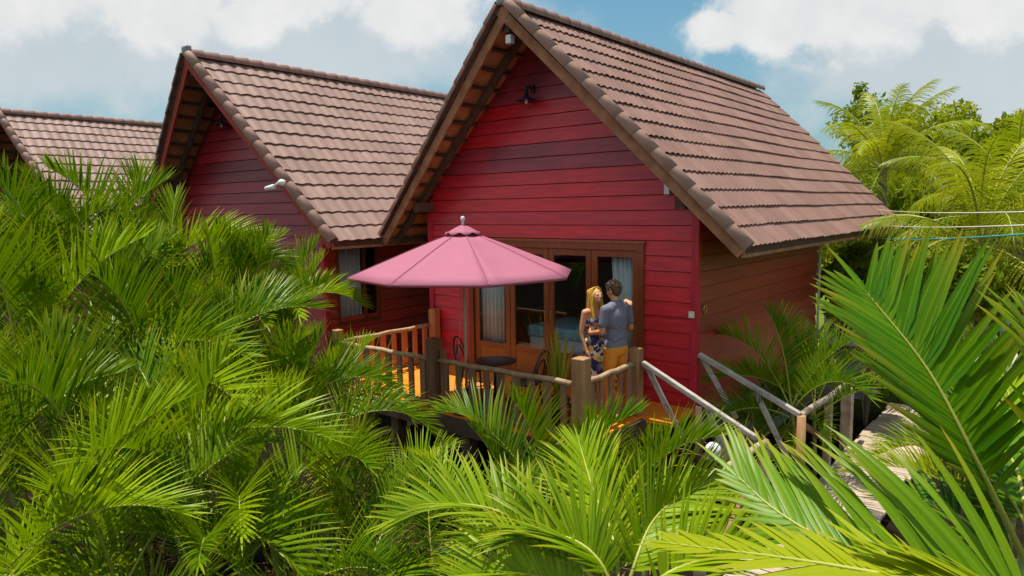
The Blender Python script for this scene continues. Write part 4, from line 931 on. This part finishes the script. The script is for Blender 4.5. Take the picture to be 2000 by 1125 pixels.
def hair_mat(name, c1, c2):
    m, t, b, o = new_mat(name); n = t.noise(coords(t, (60, 60, 5)), 1.6, 4); t.l(t.ramp(n, [(.35, c1), (.65, c2)]), b.inputs['Base Color']); b.inputs['Roughness'].default_value = .45; bump(t, b, n, .7, .006); return m
M['blond'] = hair_mat('blonde_hair', (.42, .20, .02), (.80, .48, .07)); M['brownhair'] = hair_mat('brown_hair', (.035, .018, .010), (.13, .065, .03))
def blobmesh(name, prims, vox, mats, parent, smooth=4, paint=None):
    """union of tapered limbs and ellipsoids, remeshed into one continuous skin"""
    bm = bmesh.new()
    for pr in prims:
        if pr[0] == 'c':
            _, a, b, ra, rb = pr; a, b = V(a), V(b); L = (b-a).length; n = max(2, int(L/(min(ra, rb)*.5))+1)
            q = (b-a).to_track_quat('Z', 'Y').to_matrix().to_4x4() if L > 1e-6 else Matrix.Identity(4)
            if L > 1e-6: bmesh.ops.create_cone(bm, cap_ends=True, segments=14, radius1=ra, radius2=rb, depth=L, matrix=Matrix.Translation((a+b)/2) @ q)
            for p, r_ in ((a, ra), (b, rb)): bmesh.ops.create_icosphere(bm, subdivisions=2, radius=r_, matrix=Matrix.Translation(p))
        else:
            _, c, rr = pr[:3]; rot = pr[3] if len(pr) > 3 else Matrix.Identity(4)
            bmesh.ops.create_icosphere(bm, subdivisions=3, radius=1, matrix=Matrix.Translation(V(c)) @ rot @ Matrix.Diagonal((*rr, 1)))
    me = bpy.data.meshes.new(name+'_src'); bm.to_mesh(me); bm.free(); o = bpy.data.objects.new(name, me); COL.objects.link(o)
    r_ = o.modifiers.new('r', 'REMESH'); r_.mode = 'VOXEL'; r_.voxel_size = vox; sm = o.modifiers.new('s', 'SMOOTH'); sm.iterations = smooth; sm.factor = .5
    C.view_layer.update(); ev = o.evaluated_get(C.evaluated_depsgraph_get()); fin = bpy.data.meshes.new_from_object(ev); fin.name = name
    o.modifiers.clear(); o.data = fin; bpy.data.meshes.remove(me); fin.materials.clear()
    for m in mats: fin.materials.append(m)
    fin.polygons.foreach_set('use_smooth', [True]*len(fin.polygons))
    fin.polygons.foreach_set('material_index', [paint(p.center) if paint else 0 for p in fin.polygons])
    if parent: o.parent = parent
    return o
def hand(wrist, d, palm_n, s=1.0, curl=.5):
    """palm, four unequal fingers and a thumb"""
    d = V(d).normalized(); pn = V(palm_n); pn = (pn-d*pn.dot(d)).normalized(); sd = d.cross(pn); w_ = V(wrist); P = []
    k = w_+d*.085*s
    P.append(('c', w_, w_+d*.03*s, .023*s, .026*s))
    for i, x in enumerate((-.03, -.01, .01, .03)):
        a = k+sd*x*s; P.append(('c', w_+d*.02*s+sd*x*.6*s, a, .016*s, .0115*s)); L = (.062, .074, .070, .052)[i]*s
        d1 = (d+pn*curl*.6).normalized(); b = a+d1*L*.5; d2 = (d+pn*curl*1.6).normalized(); P += [('c', a, b, .0105*s, .0095*s), ('c', b, b+d2*L*.5, .0095*s, .0075*s)]
    a = w_+d*.025*s-sd*.024*s; b = a+(d*.6-sd*.75+pn*.3).normalized()*.045*s; P += [('c', a, b, .014*s, .0115*s), ('c', b, b+(d*.9-sd*.2+pn*.5).normalized()*.035*s, .011*s, .009*s)]
    return P
def head(c, s, R_):
    """skull, jaw, brow, nose, lips, ears, in a frame looking along +Y turned by R_"""
    c = V(c); m4 = R_.to_4x4()
    def E(o, r): return ('e', c+R_ @ (V(o)*s), tuple(x*s for x in r), m4)
    return [E((0, -.008, .03), (.073, .092, .09)), E((0, .018, -.015), (.064, .072, .085)), E((0, .045, -.062), (.042, .042, .038)), E((0, .073, .018), (.05, .02, .014)), E((0, .094, -.014), (.011, .016, .024)), E((0, .098, -.027), (.016, .013, .011)), E((0, .082, -.052), (.024, .013, .010)),
            E((.073, -.005, -.005), (.012, .022, .032)), E((-.073, -.005, -.005), (.012, .022, .032)), E((.03, .068, -.012), (.02, .016, .018)), E((-.03, .068, -.012), (.02, .016, .018))]
def face_paint(c, s, R_):
    inv = R_.inverted(); c = V(c)
    def f(p):
        q = (inv @ (p-c))/s
        if q.y > .055 and abs(q.z-.006) < .0085 and .016 < abs(q.x) < .040: return 1
        if q.y > .078 and abs(q.z+.052) < .009 and abs(q.x) < .022: return 2
        return 0
    return f
MAN = V((-.675, -.95, .004)); th = rad(75)
man = empty('person', MAN, th, 'man in grey T-shirt and orange trousers seen from behind, holding the woman', 'person')
hm = V((0, .045, 1.655)); Rm = Matrix.Rotation(rad(-12), 3, 'X') @ Matrix.Identity(3); Rm = Matrix.Rotation(rad(10), 3, 'Z') @ Matrix.Rotation(rad(-14), 3, 'X')
torso = [('e', (0, 0, .95), (.165, .115, .13)), ('e', (0, .0, 1.10), (.145, .10, .17)), ('e', (0, -.005, 1.30), (.168, .112, .18)), ('c', (-.145, -.005, 1.43), (.145, -.005, 1.43), .064, .064), ('c', (-.09, -.01, 1.46), (.09, -.01, 1.46), .055, .055)]
armL = [('c', (-.195, -.005, 1.43), (-.245, .0, 1.15), .052, .040), ('c', (-.245, .0, 1.15), (-.17, .285, 1.085), .041, .027)]
armR = [('c', (.195, -.005, 1.43), (.275, .01, 1.15), .052, .040), ('c', (.275, .01, 1.15), (.18, .285, 1.08), .041, .027)]
legs = [('c', (sx*.088, 0, .92), (sx*.095, .02, .50), .088, .056) for sx in (-1, 1)]+[('c', (sx*.095, .02, .50), (sx*.1, -.02, .09), .056, .038) for sx in (-1, 1)]
feet = [('c', (sx*.1, -.045, .045), (sx*.112, .15, .036), .042, .034) for sx in (-1, 1)]
body = torso+armL+armR+legs+feet+[('c', (0, -.005, 1.45), (0, .03, 1.59), .058, .054)]+head(hm, 1.0, Rm)+hand((-.17, .285, 1.085), (.15, 1, -.05), (1, 0, 0), 1.0, .5)+hand((.18, .285, 1.08), (-.15, 1, -.05), (-1, 0, 0), 1.0, .5)
blobmesh('body', body, .0065, [M['skin_m'], M['eye'], M['lips']], man, 3, face_paint(hm, 1.0, Rm))
def inflate(pr, k): return [(p[0], p[1], p[2], p[3]+k, p[4]+k) if p[0] == 'c' else ('e', p[1], tuple(x+k for x in p[2])) for p in pr]
sleeves = [('c', (-.195, -.005, 1.43), (-.232, -.001, 1.24), .066, .060), ('c', (.195, -.005, 1.43), (.252, .005, 1.24), .066, .060)]
folds = [('c', (-.13, -.09, 1.03), (.05, -.105, 1.10), .016, .012), ('c', (.12, -.085, 1.02), (-.02, -.108, 1.14), .016, .010), ('c', (-.12, -.07, 1.22), (-.03, -.11, 1.16), .014, .010), ('c', (.14, -.07, 1.25), (.04, -.11, 1.18), .014, .010)]
blobmesh('shirt', inflate(torso, .011)+sleeves+folds+[('c', (0, -.005, 1.46), (0, .012, 1.515), .066, .062), ('e', (0, 0, .91), (.178, .13, .07))], .009, [M['shirt']], man, 4)
pl = [('e', (0, -.004, .90), (.178, .132, .12))]+[('c', (sx*.09, 0, .88), (sx*.1, .015, .50), .102, .078) for sx in (-1, 1)]+[('c', (sx*.1, .015, .50), (sx*.104, -.012, .12), .078, .064) for sx in (-1, 1)]
pl += [('c', (sx*.04, -.075, z), (sx*.15, -.06, z+.03), .018, .012) for sx in (-1, 1) for z in (.44, .52, .60, .25, .33)]
blobmesh('trousers', pl, .010, [M['pants']], man, 3)
mt = Rm.to_4x4()
def HE(o, r): return ('e', hm+Rm @ V(o), r, mt)
blobmesh('hair', [HE((0, -.016, .045), (.078, .094, .088)), HE((0, -.045, .0), (.074, .066, .085)), HE((0, .045, .095), (.055, .045, .032)), HE((.045, -.01, .03), (.034, .06, .05)), HE((-.045, -.01, .03), (.034, .06, .05))], .007, [M['brownhair']], man, 2)
for sx in (-1, 1): blobmesh('shoe', [('c', (sx*.1, -.05, .045), (sx*.112, .16, .04), .050, .042)], .008, [M['black']], man, 3)
DST = .41
Fm = V((-math.sin(th), math.cos(th), 0)); WOM = MAN+Fm*DST
wom = empty('person', WOM, th+math.pi, 'blonde woman in a patterned dress looking up at the man', 'person')
hw = V((0, .035, 1.545)); Rw = Matrix.Rotation(rad(-6), 3, 'Z') @ Matrix.Rotation(rad(20), 3, 'X')
torso = [('e', (0, 0, .90), (.155, .115, .13)), ('e', (0, 0, 1.06), (.118, .088, .14)), ('e', (0, -.005, 1.22), (.145, .10, .15)), ('c', (-.13, -.01, 1.345), (.13, -.01, 1.345), .05, .05), ('e', (.065, .075, 1.22), (.055, .05, .058)), ('e', (-.065, .075, 1.22), (.055, .05, .058))]
arms = [('c', (.165, -.01, 1.345), (.215, -.03, 1.07), .044, .034), ('c', (.215, -.03, 1.07), (.20, .06, .84), .034, .022), ('c', (-.165, -.01, 1.345), (-.235, .19, 1.37), .044, .034), ('c', (-.235, .19, 1.37), (-.18, .405, 1.515), .034, .023)]
legs = [('c', (sx*.082, 0, .86), (sx*.08, .015, .47), .085, .052) for sx in (-1, 1)]+[('c', (sx*.08, .015, .47), (sx*.08, -.02, .08), .050, .033) for sx in (-1, 1)]+[('c', (sx*.08, -.04, .04), (sx*.09, .12, .03), .036, .028) for sx in (-1, 1)]
blobmesh('body', torso+arms+legs+[('c', (0, -.01, 1.36), (0, .012, 1.48), .048, .045)]+head(hw, .95, Rw)+hand((.20, .06, .84), (-.1, .35, -1), (-1, 0, 0), .92, .4)+hand((-.18, .405, 1.515), (.25, .95, -.05), (0, -.1, -1), .92, .7), .006, [M['skin_w'], M['eye'], M['lips']], wom, 3, face_paint(hw, .95, Rw))
blobmesh('dress', inflate([torso[0], torso[1], ('e', (0, -.004, 1.20), (.148, .102, .105)), torso[4], torso[5]], .010)+[('e', (0, 0, .84), (.175, .135, .16)), ('c', (0, 0, .80), (0, 0, .56), .165, .20), ('c', (.075, .06, 1.27), (.085, -.0, 1.385), .012, .010), ('c', (-.075, .06, 1.27), (-.085, -.0, 1.385), .012, .010), ('c', (.085, 0, 1.385), (.06, -.08, 1.27), .010, .012), ('c', (-.085, 0, 1.385), (-.06, -.08, 1.27), .010, .012)], .009, [M['dress']], wom, 3)
mt = Rw.to_4x4()
def HW(o, r): return ('e', hw+Rw @ V(o), r, mt)
hs_ = [HW((0, -.02, .042), (.080, .092, .085)), HW((0, -.05, -.02), (.078, .06, .10)), HW((.062, .0, .02), (.022, .05, .06)), HW((-.062, .0, .02), (.022, .05, .06))]
for sx in (-1, 1):
    hs_ += [('c', hw+V((sx*.070, .0, .02)), hw+V((sx*.082, .015, -.14)), .026, .03), ('c', hw+V((sx*.082, .015, -.14)), hw+V((sx*.095, .055, -.30)), .03, .024), ('c', hw+V((sx*.095, .055, -.30)), hw+V((sx*.085, .085, -.40)), .024, .008), ('c', hw+V((sx*.055, -.04, -.02)), hw+V((sx*.075, -.06, -.25)), .04, .034), ('c', hw+V((sx*.075, -.06, -.25)), hw+V((sx*.06, -.08, -.38)), .034, .012)]
hs_ += [('c', hw+V((0, -.075, -.02)), hw+V((0, -.09, -.3)), .05, .03)]
def add_locks(o, curves, r):
    mb = MB()
    for c_ in curves: mb.tube(c_, lambda k: r*(1-.75*k), 5)
    me = o.data; bm = bmesh.new(); bm.from_mesh(me); vs = [bm.verts.new(v) for v in mb.v]
    for f in mb.f:
        try: bm.faces.new([vs[i] for i in f]).smooth = True
        except ValueError: pass
    bm.to_mesh(me); bm.free()
hr_ = random.Random(4); ho = blobmesh('hair', hs_, .007, [M['blond']], wom, 2); cv = []
for i in range(110):
    sx = hr_.choice((-1, 1)); a = hr_.uniform(-1.9, .75); top_ = hw+Rw @ V((sx*hr_.uniform(.004, .03), hr_.uniform(-.07, .05), .125))
    e1 = hw+Rw @ V((sx*(.079+hr_.uniform(0, .012))*max(.25, math.cos(a*.5)), -.02+.085*math.sin(a), .02)); e1.z = hw.z+hr_.uniform(-.01, .04)
    e2 = e1+V((sx*hr_.uniform(.0, .02), hr_.uniform(-.012, .02), -hr_.uniform(.12, .18))); e3 = e2+V((sx*hr_.uniform(-.01, .03), hr_.uniform(-.03, .045), -hr_.uniform(.10, .22)))
    cv.append([top_, top_.lerp(e1, .5)+V((sx*.028, 0, .018)), e1, e1.lerp(e2, .5), e2, e2.lerp(e3, .5)+V((sx*.006, 0, 0)), e3])
add_locks(ho, cv, .0075)

mh = [c_ for c_ in man.children if c_.name.startswith('hair')][0]; cv = []
for i in range(420):
    n_ = V((hr_.gauss(0, 1), hr_.gauss(-.25, 1), hr_.gauss(.5, .8))).normalized()
    if n_.z < -.35: continue
    b_ = hm+Rm @ V((n_.x*.076, -.02+n_.y*.09, .042+n_.z*.086)); t_ = (Rm @ (n_*.5+V((hr_.uniform(-.3, .3), hr_.uniform(-.2, .5), -.25)))).normalized()
    cv.append([b_, b_+t_*.012+n_*.006, b_+t_*.03+n_*.003])
add_locks(mh, cv, .004)
